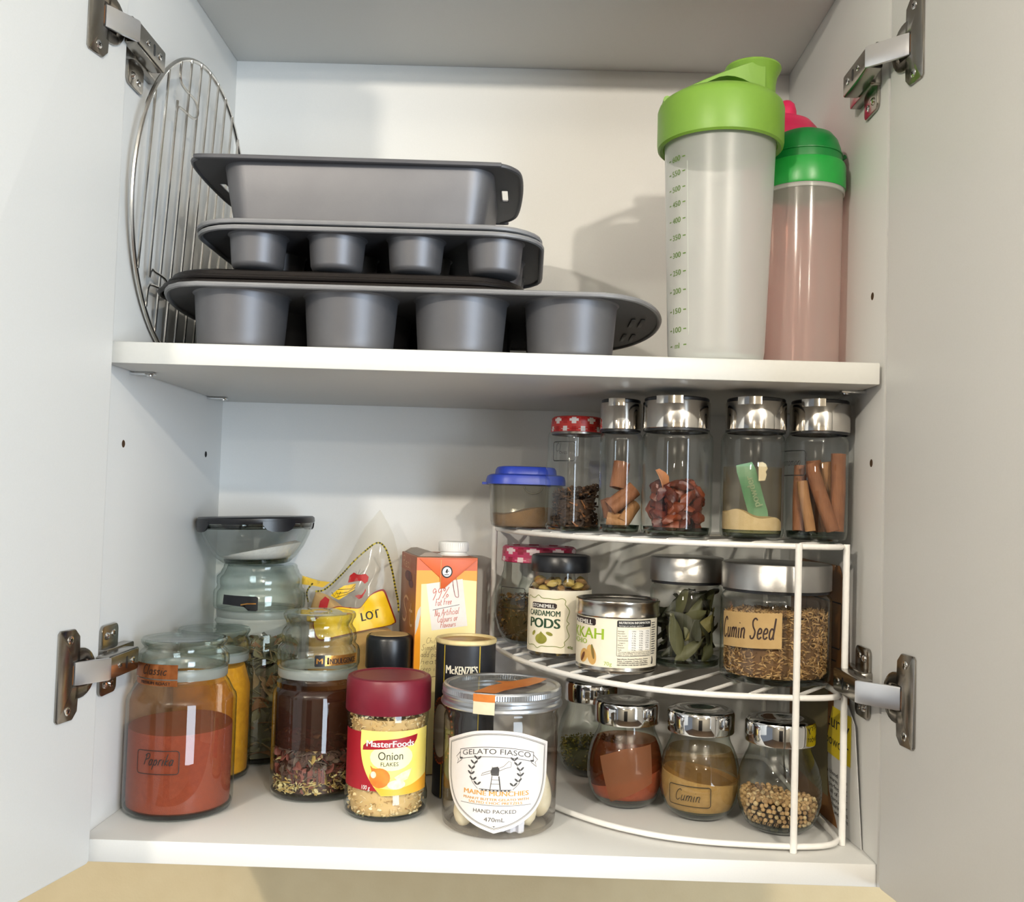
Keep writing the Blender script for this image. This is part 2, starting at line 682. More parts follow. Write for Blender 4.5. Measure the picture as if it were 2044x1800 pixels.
def curl_v(l, w, t=.6):
    n = 5
    c = random.uniform(.6, 1.6)
    vs_, fs = [], []
    for i in range(n):
        u = i / (n - 1)
        x = (u - .5) * l
        ww = w * (sin(pi * (.12 + .76 * u)))
        z = c * l * .16 * sin(pi * u)
        for (y, dz) in ((-ww / 2, .12 * w), (0, 0), (ww / 2, .12 * w)):
            vs_.append((x, y, z + dz))
        for (y, dz) in ((-ww / 2, .12 * w), (0, 0), (ww / 2, .12 * w)):
            vs_.append((x, y, z + dz - t))
    for i in range(n - 1):
        a, b = i * 6, (i + 1) * 6
        for (p, q) in ((0, 1), (1, 2), (2, 5), (5, 4), (4, 3), (3, 0)):
            fs.append((a + p, a + q, b + q, b + p))
    fs.append((0, 3, 4, 1)); fs.append((1, 4, 5, 2))
    o = (n - 1) * 6
    fs.append((o, o + 1, o + 4, o + 3)); fs.append((o + 1, o + 2, o + 5, o + 4))
    return vs_, fs


def scatter(n, prof, top, maker, nm=3, inner=.72, margin=1.2, topshare=.35, weights=None):
    """loose pieces lying in a jar, close to its wall and on top of the heap"""
    g = G()
    rz = prof_radius(prof)
    z0 = min(z for r, z in prof)
    for _ in range(n):
        a = random.uniform(0, 2 * pi)
        ontop = random.random() < topshare
        if ontop:
            z = z0 + 5
            r = rz(z) * sqrt(random.random()) * .93
            z = top(r * cos(a), r * sin(a)) + random.uniform(-1.2, .8)
            r = min(r, rz(z) - margin)
        else:
            rr_ = rz(z0 + 6)
            zt = top(rr_ * cos(a), rr_ * sin(a))
            z = random.uniform(z0 + margin, max(z0 + margin + .5, zt))
            R = rz(z) - margin
            r = R * random.uniform(inner, 1)
        M = rnd_rot()
        v, f = maker()
        c = Vector((r * cos(a), r * sin(a), z))
        pts = []
        for p in v:
            q = M @ Vector(p) + c
            R = rz(min(max(q.z, z0), 999)) - .3
            d = sqrt(q.x ** 2 + q.y ** 2)
            if d > R:
                q.x *= R / d
                q.y *= R / d
            q.z = max(q.z, z0 + .2)
            pts.append(q)
        g.add(pts, f, random.choices(range(nm), weights)[0] if weights else random.randrange(nm))
    return g


def wob(seed, amp, freq):
    rs = random.Random(seed)
    w = [(rs.uniform(-1, 1) * freq, rs.uniform(-1, 1) * freq, rs.uniform(0, 6), rs.uniform(.4, 1)) for _ in range(6)]
    return lambda x, y: amp * sum(k * sin(a * x + b * y + c) for a, b, c, k in w) / 3


def struct(o):
    o['kind'] = 'structure'
    return o


# ------------------------------------------------------------------ the room around the cabinet
W, D, ZC, ZS, T = 568., 283., 694., 341.7, 16.
S = ZS + T
WALLP = pm('cream_wall_paint', 'D9C7A0', .7, noise=(40, 'CFBB93', .2, 4), bump=(400, .1))
CEIL = pm('ceiling_paint', 'E4E2DC', .8, noise=(30, 'DDDAD2', .2, 3))
FLOORM = pm('brown_floor_boards', '6B5644', .45, noise=(6, '57442F', .3, 6))
ROOMW = pm('room_wall_paint', 'CFC9BC', .8, noise=(20, 'C6BFB0', .2, 3))
DARKD = pm('added_dark_doorway', '2B2723', .6, noise=(12, '201D1A', .3, 3))
g = G().box((-700, D + 14, -640), (1300, D + 34, 990))
struct(g.build('wall_back', WALLP))
struct(G().box((-3000, -4300, -1460), (3600, 320, -1440)).build('floor', FLOORM))
struct(G().box((-3000, -4300, 990), (3600, 320, 1010)).build('ceiling', CEIL))
fw = G().box((-3000, -4320, -1440), (-900, -4300, 990))
fw.box((100, -4320, -1440), (3600, -4300, 990))
fw.box((-900, -4320, 560), (100, -4300, 990))
struct(fw.build('wall_front', ROOMW))
struct(G().box((-900, -4330, -1440), (100, -4322, 560)).build('door_1', DARKD))  # unseen dark doorway, added to give the chrome dark stripes to reflect

# ------------------------------------------------------------------ the cabinet
cab = thing('wall_cabinet', 'white melamine wall cabinet with both doors open and one shelf inside', 'cabinet', (0, 0, 0))
HOLE = pm('raw_chipboard_hole', '5A3E1E', .9, noise=(900, '2B1C0C', .3, 3))
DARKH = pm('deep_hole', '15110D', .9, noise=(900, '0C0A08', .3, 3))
for sx, holes in ((-1, ((44, 285), (237, 286))), (1, ((27, 412), (24, 286)))):
    x0, x1 = (-T, 0) if sx < 0 else (W, W + T)
    p = G().box((x0, 0, -T), (x1, D, ZC + T)).build('side_panel', WHITE, cab, bevel=.5)
    for (y, z) in holes:
        X = 0 if sx < 0 else W
        h = G()
        # countersunk peg hole: dark bowl with a lip that stands on the panel face
        n = 14
        ring = lambda r, d: [(X - sx * d, y + r * cos(2 * pi * k / n), z + r * sin(2 * pi * k / n)) for k in range(n)]
        h.loft([ring(3.0, .05), ring(2.6, .3), ring(2.2, .15), ring(.4, .12)], False, True)
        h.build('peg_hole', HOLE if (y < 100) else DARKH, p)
G().box((0, 0, -T), (W, D, 0)).build('bottom_panel', [WHITE], cab, bevel=.7)
G().box((0, 0, ZC), (W, D, ZC + T)).build('top_panel', WHITE, cab, bevel=.7)
G().box((-T, D, -T), (W + T, D + 8, ZC + T)).build('back_panel', WHITE, cab)
sh = G().box((2, 0, ZS), (W - 3, D - 1, ZS + T)).build('shelf', WHITEEDGE, cab, bevel=.9)
for (px_, py_, s_) in ((0, 52, 1), (0, 236, 1), (W, 39, -1), (W, 236, -1)):
    q = G()
    q.box((px_, py_ - 3, ZS - 2.2), (px_ + s_ * 19, py_ + 3, ZS - .1))
    q.lathe([(0, -1), (2.6, -1), (2.6, 1.2), (0, 1.2)], 14, c=(px_ + s_ * 15, py_))
    for i in range(len(q.v) - 14 * 4, len(q.v)):
        v = q.v[i]
        q.v[i] = (v[0], v[1], v[2] + ZS - 2.4)
    q.build('shelf_pin', CHROME, sh, bevel=.4)
DOORS = {}
for side, P, ang in ((-1, (10.2, -6.2), radians(-101.7)), (1, (567.4, -5.2), radians(-81.1))):
    ux = Vector((cos(ang), sin(ang), 0))
    nx = Vector((-ux.y, ux.x, 0))          # outward side of the door
    if nx.x * side < 0:
        nx = -nx
    P = Vector((P[0], P[1], 0))
    DOORS[side] = (P, ux, nx)
    g = G()
    outl = rrect(0, -14.5, 283, 706, 3.2, 4)
    g.loft([[P + ux * x + nx * d + Vector((0, 0, z)) for x, z in outl] for d in (0, 16)])
    g.build('door', WHITE, cab, bevel=1.0, seg=3)


def hinge(side, zc):
    P, ux, nx = DOORS[side]
    X = (lambda x: x) if side < 0 else (lambda x: W - x)
    inn = -nx
    at = lambda u, z, d: P + ux * u + inn * d + Vector((0, 0, zc + z))
    # cup flange: base ring with two screw ears
    out = [(24, -26), (29, -31), (43, -31), (45, -29), (45, 29), (43, 31), (29, 31), (24, 26), (23.5, 16)]
    out += [(22 + 17.5 * cos(t), 17.5 * sin(t)) for t in [radians(a) for a in range(75, 286, 15)]]
    out += [(23.5, -16)]
    g = G()
    n = len(out)
    # flange as a ring around the open cup
    inner = []
    for (u, z) in out:
        a = atan2(z, u - 22)
        inner.append((22 + 13.2 * cos(a), min(max(13.2 * sin(a), -9.5), 9.5)))
    lo = [[at(u, z, .1) for u, z in out], [at(u, z, 1.3) for u, z in out], [at(22 + (u - 22) * .96, z * .985, 1.9) for u, z in out],
          [at(u, z, 1.9) for u, z in inner], [at(22 + (u - 22) * .9, z * .9, 1.2) for u, z in inner], [at(22 + (u - 22) * .85, z * .85, .3) for u, z in inner]]
    g.loft(lo, False, False)
    root = g.build('hinge', NICKEL, cab, ang=50)
    # dark floor of the cup
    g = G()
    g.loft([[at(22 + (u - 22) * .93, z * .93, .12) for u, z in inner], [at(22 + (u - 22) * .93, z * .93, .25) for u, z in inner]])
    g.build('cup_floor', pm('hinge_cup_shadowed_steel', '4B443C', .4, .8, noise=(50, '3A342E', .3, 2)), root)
    g = G()
    g.loft([[at(31 + dx, dz, .3) for dx, dz in rrect(-2.4, -7, 2.4, 6, 1)], [at(31 + dx, dz, 1.6) for dx, dz in rrect(-2.4, -7, 2.4, 6, 1)]])
    g.build('plastic_damper', pm('brown_nylon', '7A4E24', .5, noise=(90, '6A4220', .3, 2)), root)

    def screw(o, nrm, r=3.1):
        nrm = Vector(nrm).normalized()
        a = nrm.orthogonal().normalized()
        b = nrm.cross(a)
        g = G()
        k = 14
        rg = lambda rr, d: [o + (a * cos(2 * pi * i / k) + b * sin(2 * pi * i / k)) * rr + nrm * d for i in range(k)]
        g.loft([rg(r, 0), rg(r * .95, .5), rg(r * .55, .9)], True, True)
        for (p, q) in ((a, b), (b, a)):
            g.loft([[o + p * (sx * 1.5) + q * (sy * .35) + nrm * d for sx, sy in ((-1, -1), (1, -1), (1, 1), (-1, 1))] for d in (.7, .98)], True, True, 1)
        g.build('screw', [CHROME, pm('screw_recess', '2A2622', .6, .5, noise=(90, '1D1A17', .3, 2))], root)
    screw(at(34, 24, 1.8), inn)
    screw(at(34, -24, 1.8), inn)
    # link bar from the cup to the arm
    A = at(30, 0, 3.0)
    B = Vector((X(20), -9, zc))
    d = (B - A).normalized()
    s_ = Vector((-d.y, d.x, 0))
    if s_.y > 0:
        s_ = -s_
    A = at(27, 0, .5)
    g = G()
    sec = lambda o, t, hz: [o + s_ * a + Vector((0, 0, b)) for a, b in rrect(-t, -hz, t, hz, .9, 2)]
    g.loft([sec(A, 1.2, 8.0), sec(A + (B - A) * .1, 1.5, 8.2), sec(A + (B - A) * .93, 1.5, 8.0), sec(B, 1.1, 7.6)])
    g.build('link_bar', pm('satin_chrome', 'E2E2E4', .3, .9, noise=(60, 'DADADC', .2, 2)), root)
    # channel-shaped arm lying along the side panel
    g = G()
    xa, xb = X(20), X(8)
    lo, hi = min(xa, xb), max(xa, xb)
    prof = rrect(lo, -8.6, hi, 8.6, 1.6, 3)
    g.loft([[(x, y, zc + z * k) for x, z in prof] for y, k in ((-9.5, .86), (-7.5, .98), (40, 1.0), (41.5, .97))])
    g.build('arm', NICKEL, root)
    for yy, r in ((8, 2.3), (31, 2.8)):
        screw(Vector((X(20.1), yy, zc)), (X(1) - X(0), 0, 0), r)
    g = G()
    o = Vector((X(20.05), 20, zc))
    sg = 1 if side < 0 else -1
    g.loft([[o + Vector((sg * dd, a, b)) for a, b in rrect(-1.7, -4.5, 1.7, 4.5, 1.6, 3)] for dd in (0, .12)])
    g.build('adjusting_slot', BLACK, root)
    # winged mounting plate on the side panel
    g = G()
    out = rrect(16, -26, 45, 26, 5, 4)
    out = [(y, z if abs(z) < 27 else z) for y, z in out]
    g.loft([[(X(dd), y, zc + z) for y, z in out] for dd in (.1, 2.0, 2.6)])
    g.loft([[(X(dd), y, zc + z) for y, z in rrect(14, -9.5, 62, 9.5, 2, 3)] for dd in (.1, 8.2)])
    g.build('mounting_plate', NICKEL, root, bevel=.5)
    for z in (19, -19):
        screw(Vector((X(2.6), 36, zc + z)), (X(1) - X(0), 0, 0), 2.8)
        g = G()
        o = Vector((X(2.6), 24, zc + z * .95))
        g.lathe([(3, 0), (2.6, 1.3), (1.4, 2.0), (0, 2.2)], 14)
        M = Vector((0, 0, 1)).rotation_difference(Vector((X(1) - X(0), 0, 0))).to_matrix()
        g.xf(lambda p: M @ p + o)
        g.build('rivet', CHROME, root)
    return root


hinge(-1, 122.5)
hinge(-1, 583)
hinge(1, 123)
hinge(1, 578)

# ------------------------------------------------------------------ round cooling rack against the left side
STEELW = pm('chromed_wire', 'F0EEEA', .27, 1.0, noise=(60, 'BDBAB4', .2, 2))
rk = thing('cooling_rack', 'round chrome wire cooling rack leaning on the left cabinet side', 'rack', (11.6, 149.7, S))
RR, AL, BE = 131.5, .055, .02
_u = Vector((sin(BE), cos(BE), 0))
_wv = Vector((sin(AL) * cos(BE), -sin(AL) * sin(BE), cos(AL)))
_nv = _u.cross(_wv)
if _nv.x < 0:
    _nv = -_nv
def RK(a, b, d=0):      # a along depth, b up, d off the plane towards the room
    return Vector((-sin(AL) * RR * 0 - 0, 0, RR * cos(AL) + 1.6)) + _u * a + _wv * b + _nv * d
G().tube([RK(RR * cos(t), RR * sin(t)) for t in [2 * pi * k / 96 for k in range(96)]], 1.9, 8, True).build('rim', STEELW, rk)
def hw(a):
    return sqrt(max(0, RR * RR - a * a))
a = -111.
k = 0
while a < 122:
    b = hw(a) - .5
    if k == 2:
        pts = [RK(a, -b, 1.5), RK(a, 66, 1.5), RK(a, 70, 1.5), RK(a + 3, 75, 1.5), RK(a + 14, 76.5, 1.5), RK(a + 34, 78, 1.5), RK(a + 43, 83, 1.5), RK(a + 43, 89, 1.5),
               RK(a + 34, 94, 1.5), RK(a + 14, 94, 1.5), RK(a + 3, 96, 1.5), RK(a, 102, 1.5), RK(a + .5, b, 1.5)]
        pts = smooth_path(pts, 4)
    elif k == 1:
        pts = smooth_path([RK(a, -b, 1.5), RK(a, -84, 1.5), RK(a + 1, -80, 1.5), RK(a + 6, -77, 1.5), RK(a + 26, -76, 3), RK(a + 31, -72, 4), RK(a + 26, -67, 3), RK(a + 5, -65, 1.5), RK(a, -60, 1.5), RK(a, b, 1.5)], 4)
    else:
        pts = [RK(a, -b, 1.5), RK(a, b, 1.5)]
    G().tube(pts, 1.15, 6).build('wire', STEELW, rk)
    a += 21.4
    k += 1
G().tube(smooth_path([RK(103, 79, 1.5), RK(103, 68, 3), RK(105, 61, 7), RK(111, 58, 13), RK(118, 58, 15), RK(121, 52, 11), RK(120, 46, 3)], 5), 1.1, 6).build('foot', STEELW, rk)

# ------------------------------------------------------------------ baking tins
TIN = pm('grey_nonstick_steel', '77777A', .47, .7, noise=(35, '707074', .2, 5), bump=(900, .03))
TIN2 = pm('worn_grey_nonstick', '747477', .48, .6, noise=(25, '68686C', .2, 6), bump=(900, .03))
RIMM = pm('lamplit_rim', '98989A', .4, .35, noise=(60, '8A8A8C', .3, 4))  # paler, less metallic than the tins: lamp light on the hems put into the colour
TIND = pm('blackened_tin', '2A2523', .4, .5, noise=(30, '1C1817', .3, 5))


def by_angle(poly, c, n):
    """resample a star-shaped outline at n equal angles round c"""
    out = []
    m = len(poly)
    for k in range(n):
        a = 2 * pi * k / n
        d = (cos(a), sin(a))
        best = None
        for i in range(m):
            p, q = poly[i], poly[(i + 1) % m]
            ax, ay = p[0] - c[0], p[1] - c[1]
            bx, by = q[0] - p[0], q[1] - p[1]
            den = d[0] * by - d[1] * bx
            if abs(den) < 1e-9:
                continue
            t = (ax * by - ay * bx) / den
            s_ = (ax * d[1] - ay * d[0]) / den
            if t > 0 and -1e-6 <= s_ <= 1 + 1e-6 and (best is None or t > best):
                best = t
        out.append((c[0] + d[0] * best, c[1] + d[1] * best))
    return out


def muffin_tin(root, cx, cy, nx, ny, pitch, rt, rb, depth, outline, mat, n=96, cups=True, hem=2.0):
    x0, y0 = cx - nx * pitch / 2, cy - ny * pitch / 2
    out = by_angle(outline, (cx, cy), n)
    orad = [sqrt((x - cx) ** 2 + (y - cy) ** 2) for x, y in out]

    def inside(p):
        a = atan2(p[1] - cy, p[0] - cx) % (2 * pi) / (2 * pi) * n
        i = int(a) % n
        lim = (orad[i] + (orad[(i + 1) % n] - orad[i]) * (a - int(a))) * .985
        d = sqrt((p[0] - cx) ** 2 + (p[1] - cy) ** 2)
        return p if d <= lim else (cx + (p[0] - cx) * lim / d, cy + (p[1] - cy) * lim / d)
    g = G()
    m = 32
    for i in range(nx):
        for j in range(ny):
            ux, uy = x0 + (i + .5) * pitch, y0 + (j + .5) * pitch
            sq = [(ux + pitch / 2 * c / max(abs(c), abs(s_)), uy + pitch / 2 * s_ / max(abs(c), abs(s_))) for c, s_ in [(cos(2 * pi * k / m), sin(2 * pi * k / m)) for k in range(m)]]
            sq = [inside(p) for p in sq]
            ci = [(ux + (rt + 1.2) * cos(2 * pi * k / m), uy + (rt + 1.2) * sin(2 * pi * k / m)) for k in range(m)]
            c2 = [(ux + rt * cos(2 * pi * k / m), uy + rt * sin(2 * pi * k / m)) for k in range(m)]
            g.loft([[(x, y, 0) for x, y in sq], [(x, y, 0) for x, y in ci], [(x, y, -1.2) for x, y in c2]], False, False)
    rc = [(x0, y0), (x0 + nx * pitch, y0), (x0 + nx * pitch, y0 + ny * pitch), (x0, y0 + ny * pitch)]
    inn = [inside(p) for p in by_angle(rc, (cx, cy), n)]
    mid = [(p[0] + (q[0] - p[0]) * .5, p[1] + (q[1] - p[1]) * .5) for p, q in zip(inn, out)]
    g.loft([[(x, y, 0) for x, y in inn], [(x, y, .2) for x, y in mid], [(x, y, 0) for x, y in out]], False, False)
    g.build('flange', mat, root, rec=False)
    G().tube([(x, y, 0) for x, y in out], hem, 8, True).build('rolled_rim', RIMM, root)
    if cups:
        for j in range(ny):
            for i in range(nx):
                ux, uy = x0 + (i + .5) * pitch, y0 + (j + .5) * pitch
                G().lathe([(rt + .6, .1), (rt, -1), (rt - .6, -2.4), (rb + 2.0, -depth + 4), (rb + .8, -depth + 1.4), (rb - 1.2, -depth), (0, -depth),
                           ], 36, c=(ux, uy)).build('cup', mat, root)


t = thing('muffin_tin', 'large twelve cup grey muffin tin at the bottom of the stack', 'muffin tin', (0, 0, S + 45.2))
oA = []
for k in range(41):
    y = 6 + 268 * k / 40
    oA.append((213 + 150 + 57 * sqrt(max(0, 1 - ((y - 140) / 134) ** 2)), y))
for k in range(41):
    y = 274 - 268 * k / 40
    oA.append((211 - 150 - 47 * sqrt(max(0, 1 - ((y - 140) / 134) ** 2)), y))
muffin_tin(t, 213.7, 137, 4, 3, 85.6, 36.3, 30.8, 44.2, oA, TIN)
for (x, y) in ((394, 96), (402, 96), (394, 170), (402, 170)):
    G().box((x, y, -1.4), (x + 3.4, y + 34, -.2)).build('grip_rib', TIN, t, bevel=.5)

for i, (zz, dx, lab) in enumerate(((S + 48.5, 0, 'flat blackened baking tray lying directly on the large muffin tin'), (S + 56.6, 4, 'flat blackened baking tray under the small cup tins, upper of two'))):
    t = thing('baking_tray', lab, 'baking tray', (0, 0, zz), 'blackened trays between the muffin tins')
    o1 = rrect(16 + dx * 1.6, 24 + dx, 311 - dx, 214 - dx, 46, 8)
    o2 = rrect(18 + dx * 1.6, 26 + dx, 309 - dx, 212 - dx, 44, 8)
    o3 = rrect(22 + dx * 1.6, 30 + dx, 305 - dx, 208 - dx, 40, 8)
    G().loft([[(x, y, -1) for x, y in o1], [(x, y, 4.6) for x, y in o2], [(x, y, 6.4) for x, y in o3]], False, True).build('pan', TIND, t)
    G().tube([(x, y, -.6) for x, y in o1], 2.0, 8, True).build('rolled_rim', TIND, t)

oC = rrect(50, 17, 318, 205, 40, 8)
t = thing('bun_tin', 'grey shallow twelve cup bun tin under another bun tin', 'bun tin', (0, 0, S + 91.2), 'nested bun tins')
muffin_tin(t, 189.5, 108, 4, 3, 61.4, 22.2, 17.8, 26.5, oC, TIN)
t = thing('bun_tin', 'grey bun tin nested on top of another one, carrying the loaf tin', 'bun tin', (0, 0, S + 96.2), 'nested bun tins')
muffin_tin(t, 189.5, 108, 4, 3, 61.4, 21.0, 17.0, 26, [(x - 1.5, y + 1) for x, y in oC], TIN2)

# loaf tin
t = thing('loaf_tin', 'deep grey loaf tin with slotted end handles on top of the stack', 'loaf tin', (0, 0, S + 98.6))
LT, LB = rrect(67, 36, 279, 170, 20, 7), rrect(75, 44, 271, 160, 15, 7)
def lerp_loop(A_, B_, u, z):
    return [(a[0] + (b[0] - a[0]) * u, a[1] + (b[1] - a[1]) * u, z) for a, b in zip(A_, B_)]
LB2 = rrect(78, 47, 268, 157, 12, 7)
G().loft([lerp_loop(LB2, LB2, 0, .2), lerp_loop(LB, LB, 0, 2.6), lerp_loop(LB, LT, .5, 24), lerp_loop(LB, LT, 1, 48), lerp_loop(LT, LT, 0, 49.2)], True, False).build('body', TIN2, t)
RIM = [(62, 28), (52, 33), (44, 46), (40.5, 90), (41, 150), (47, 170), (56, 181), (70, 186), (268, 188), (281, 184), (291, 172), (296, 152), (299.5, 100), (299, 56), (293, 40), (284, 32.5), (274, 30.5), (170, 29)]
RIM = [(p.x, p.y) for p in smooth_path([(a, b, 0) for a, b in RIM], 5, True)]


def pierced_plate(name, outer, holes, z0, z1, mat, parent):
    bm = bmesh.new()
    es = []
    for lp in [outer] + holes:
        vs_ = [bm.verts.new((x * MM, y * MM, z0 * MM)) for x, y in lp]
        es += [bm.edges.new((vs_[i], vs_[(i + 1) % len(vs_)])) for i in range(len(vs_))]
    bmesh.ops.triangle_fill(bm, use_beauty=True, use_dissolve=False, edges=es)
    r_ = bmesh.ops.extrude_face_region(bm, geom=bm.faces[:])
    for v in r_['geom']:
        if isinstance(v, bmesh.types.BMVert):
            v.co.z = z1 * MM
    bmesh.ops.recalc_face_normals(bm, faces=bm.faces[:])
    me = bpy.data.meshes.new(name)
    bm.to_mesh(me)
    bm.free()
    me.materials.append(mat)
    o = bpy.data.objects.new(name, me)
    COL.objects.link(o)
    o.parent = parent
    return o


slots = [rrect(283, 90, 289.4, 120, 1.6, 3), rrect(49, 92, 55.4, 122, 1.6, 3)]
fl_ = pierced_plate('flange', RIM, [LT] + slots, 48.6, 49.8, TIN2, t)
for h in slots:
    G().tube([(x, y, 49.2) for x, y in h], .9, 6, True).build('slot_edge', TIN2, fl_)
G().tube([(x, y, 49.6) for x, y in RIM], 1.9, 8, True).build('rolled_rim', TIN2, t)

# ------------------------------------------------------------------ shaker bottles
LIME = pm('lime_green_plastic', '7AA43C', .42, noise=(120, '749E38', .2, 3), sss=.1)
GREEN = pm('dark_green_plastic', '0E7A33', .36, noise=(120, '0C7030', .2, 3), coat=.1)
GREENB = pm('leaf_green_plastic', '1F9A3D', .34, noise=(120, '1B9038', .2, 3), coat=.1)
PINK = pm('pink_plastic', 'D3265A', .4, noise=(120, 'C92152', .2, 3))
FROST = frosted('frosted_clear_plastic', 'FAFBFA', 'F4F8F5', .52, .5, .32)
FROSTP = frosted('pink_tinted_plastic', 'FAF2EE', 'F8E0D8', .38, .55, .12)
FROSTR = frosted('pink_bottle_plastic', 'F8D6D6', 'F6C6C8', .45, .55, .15)
sk = thing('shaker_bottle', 'tall frosted shaker bottle with lime green flip lid and millilitre scale', 'shaker bottle', (455, 50, S))
SP = [(0, 1.2), (31, .6), (34.5, 2.2), (36.2, 6), (37, 12), (42.6, 168), (43, 173)]
G().lathe(SP, 64).build('body', FROST, sk)
G().lathe([(0, 3.4), (34, 3.2), (35.4, 6.5), (34.2, 5.6), (0, 5.2)], 48).build('base_disc', FROST, sk)
# lid band, slightly sloping shoulder, pouring lip and flip cap
G().lathe([(43.4, 176), (44, 171.5), (46.5, 170), (48.2, 171.5), (48.8, 175), (48.9, 200), (47.8, 203.5), (45.5, 206), (41, 209), (0, 210)], 64).build('lid', LIME, sk)
# spout: flared tube on the right of the lid
g = G()
sp = [(0, 203), (18.6, 204), (17.6, 213), (17.8, 222), (19, 229), (21.2, 233), (22, 235), (21.4, 236.6), (19, 237.2), (0, 237)]
g.lathe(sp, 48, c=(24.5, 0))
g.build('spout', LIME, sk)
# flip cap bridge running from the left shoulder up to the spout
g = G()
lo = []
for k in range(13):
    u = k / 12
    x = -40 + u * 70
    z = 208.6 + 28.6 * (u ** .88)
    w = 13 + 8.0 * sin(min(1, u * 1.25) * pi / 2)
    th = 3.2 + 25 * max(0., (u - .5) / .5) ** 1.6
    w2 = w * (1 - .25 * max(0, u - .8) * 2)
    lo.append([(x, -w2, z - th), (x, w2, z - th), (x, w2, z - .8), (x, w2 * .9, z + .4), (x, -w2 * .9, z + .4), (x, -w2, z - .8)])
g.loft(lo)
g.build('flip_cap', LIME, sk, ang=45)
G().tube([(-43, -9, 206.5), (-43, 9, 206.5)], 3.2, 12).build('lid_hinge', LIME, sk)
GPR = pm('green_scale_print', '5C8030', .6, noise=(300, '66853A', .2, 2))
rs = prof_radius(SP)
th = facing(455, 50) - radians(50)
zmap = [('ml', 13.5), ('100', 25.5), ('150', 40), ('200', 55), ('250', 69), ('300', 82.5), ('350', 96), ('400', 109), ('450', 121.5), ('500', 133), ('550', 145), ('600', 156)]
f = Flat()
for tx, z in zmap:
    f.text(tx, -4.6 if tx != 'ml' else -2.6, 4.6 if tx != 'ml' else 2.6, z - 2.2, 4.4, .006)
    f.rect(-9.6, z - .45, -6.8, z + .45)
    f.rect(6.8, z - .45, 9.6, z + .45)
f.build('measuring_scale', GPR, sk, cyl_surf(rs, th, 0), .35, 2.0)
f = Flat()
f.line([(11.5, 20), (11.5, 152)], .5)
f.build('scale_panel_outline', pm('frosted_ridge', 'D5DBD4', .4, noise=(200, 'CDD3CC', .2, 2)), sk, cyl_surf(rs, th, 0), .25, 2.0)

sk2 = thing('shaker_bottle', 'shorter pinkish clear shaker with dark green domed lid by right side', 'shaker bottle', (530.5, 86, S))
BP = [(0, 1.2), (27, .6), (29.4, 2.5), (30, 6), (31.4, 146), (31.6, 150)]
G().lathe(BP, 56).build('body', FROSTP, sk2)
G().lathe([(31.8, 146.5), (32.6, 147), (32.8, 151), (31.8, 152.5)], 56).build('neck_ring', FROST, sk2)
G().lathe([(32.2, 151), (33, 150.2), (33.5, 152), (33.4, 169), (32.4, 171.5), (30, 172.5)], 56).build('lid_band', GREENB, sk2)
g = G().lathe([(30.4, 172), (30.2, 178), (29.2, 184), (26.8, 191), (22.5, 196.5), (16, 199.5), (8, 200.6), (0, 200.8)], 56)
g.tube([(26, 0, 179.5), (31.5, 0, 180), (34, 0, 182)], 2.0, 8)
g.tube([(30.3 * cos(a), 30.3 * sin(a), 179) for a in [2 * pi * k / 48 for k in range(48)]], .7, 6, True)
g.build('domed_lid', GREEN, sk2)

sk3 = thing('shaker_bottle', 'shaker bottle with bright pink lid, mostly hidden behind the green ones', 'shaker bottle', (529, 156, S))
G().lathe([(0, 1), (29, .6), (32, 3), (33, 8), (34.5, 200), (34.5, 204)], 48).build('body', FROSTR, sk3)
g = G().lathe([(35, 202), (36, 203), (36.2, 220), (34, 223), (31, 228), (26, 234), (16, 239), (0, 241)], 48)
g.build('lid', PINK, sk3)
G().lathe([(9, 236), (8.6, 244), (7, 250), (4, 253), (0, 254)], 32, c=(3, -6)).build('spout_cap', PINK, sk3)

# ------------------------------------------------------------------ white wire corner rack
rack = thing('corner_rack', 'white coated wire corner rack with three curved tiers of spice jars', 'rack', (0, 0, 0))
CURVE = [(283.5, 272), (284.5, 240), (294, 195), (312, 148), (340, 99), (374, 61), (410, 37), (445, 25), (482, 20.5), (514, 19.5), (536, 23), (548, 31), (552.5, 44)]
RACKZ = {'bottom_ring': 4.2, 'middle_ring': 111.6, 'top_ring': 222.6}
dirx, diry = cos(radians(54)), sin(radians(54))
ctop = smooth_path([(x, y, 0) for x, y in CURVE], 5)
loop = [(p.x, p.y) for p in ctop] + [(552.5, 262), (549, 270), (540, 275), (300, 277), (290, 276)]
for nm, z in RACKZ.items():
    G().tube([(x, y, z) for x, y in loop], 2.3, 10, True).build(nm, WIRE, rack)
    if nm == 'bottom_ring':
        continue
    nx_, ny_ = -diry, dirx
    c = -405.
    while c < 60:
        # line n.p = c clipped to the loop
        hits = []
        for i in range(len(loop)):
            a, b = loop[i], loop[(i + 1) % len(loop)]
            da, db = a[0] * nx_ + a[1] * ny_ - c, b[0] * nx_ + b[1] * ny_ - c
            if da * db < 0:
                t = da / (da - db)
                hits.append((a[0] + (b[0] - a[0]) * t, a[1] + (b[1] - a[1]) * t))
        if len(hits) >= 2:
            hits.sort(key=lambda p: p[1])
            a, b = hits[0], hits[-1]
            if (a[0] - b[0]) ** 2 + (a[1] - b[1]) ** 2 > 900:
                e = 3.0
                G().tube([(a[0] - dirx * .5, a[1] - diry * .5, z + 1.2), (a[0] + dirx * e, a[1] + diry * e, z + 1.5), (b[0] - dirx * e, b[1] - diry * e, z + 1.5),
                          (b[0], b[1], z + 1.3)], 1.5, 8).build('cross_wire', WIRE, rack)
        c += 28.5
for (x, y) in ((513.5, 17.6), (555.2, 38), (281.5, 250), (553, 277)):
    g = G().tube([(x, y, .3), (x, y, 224.5)], 2.6, 12)
    g.build('leg', WIRE, rack)
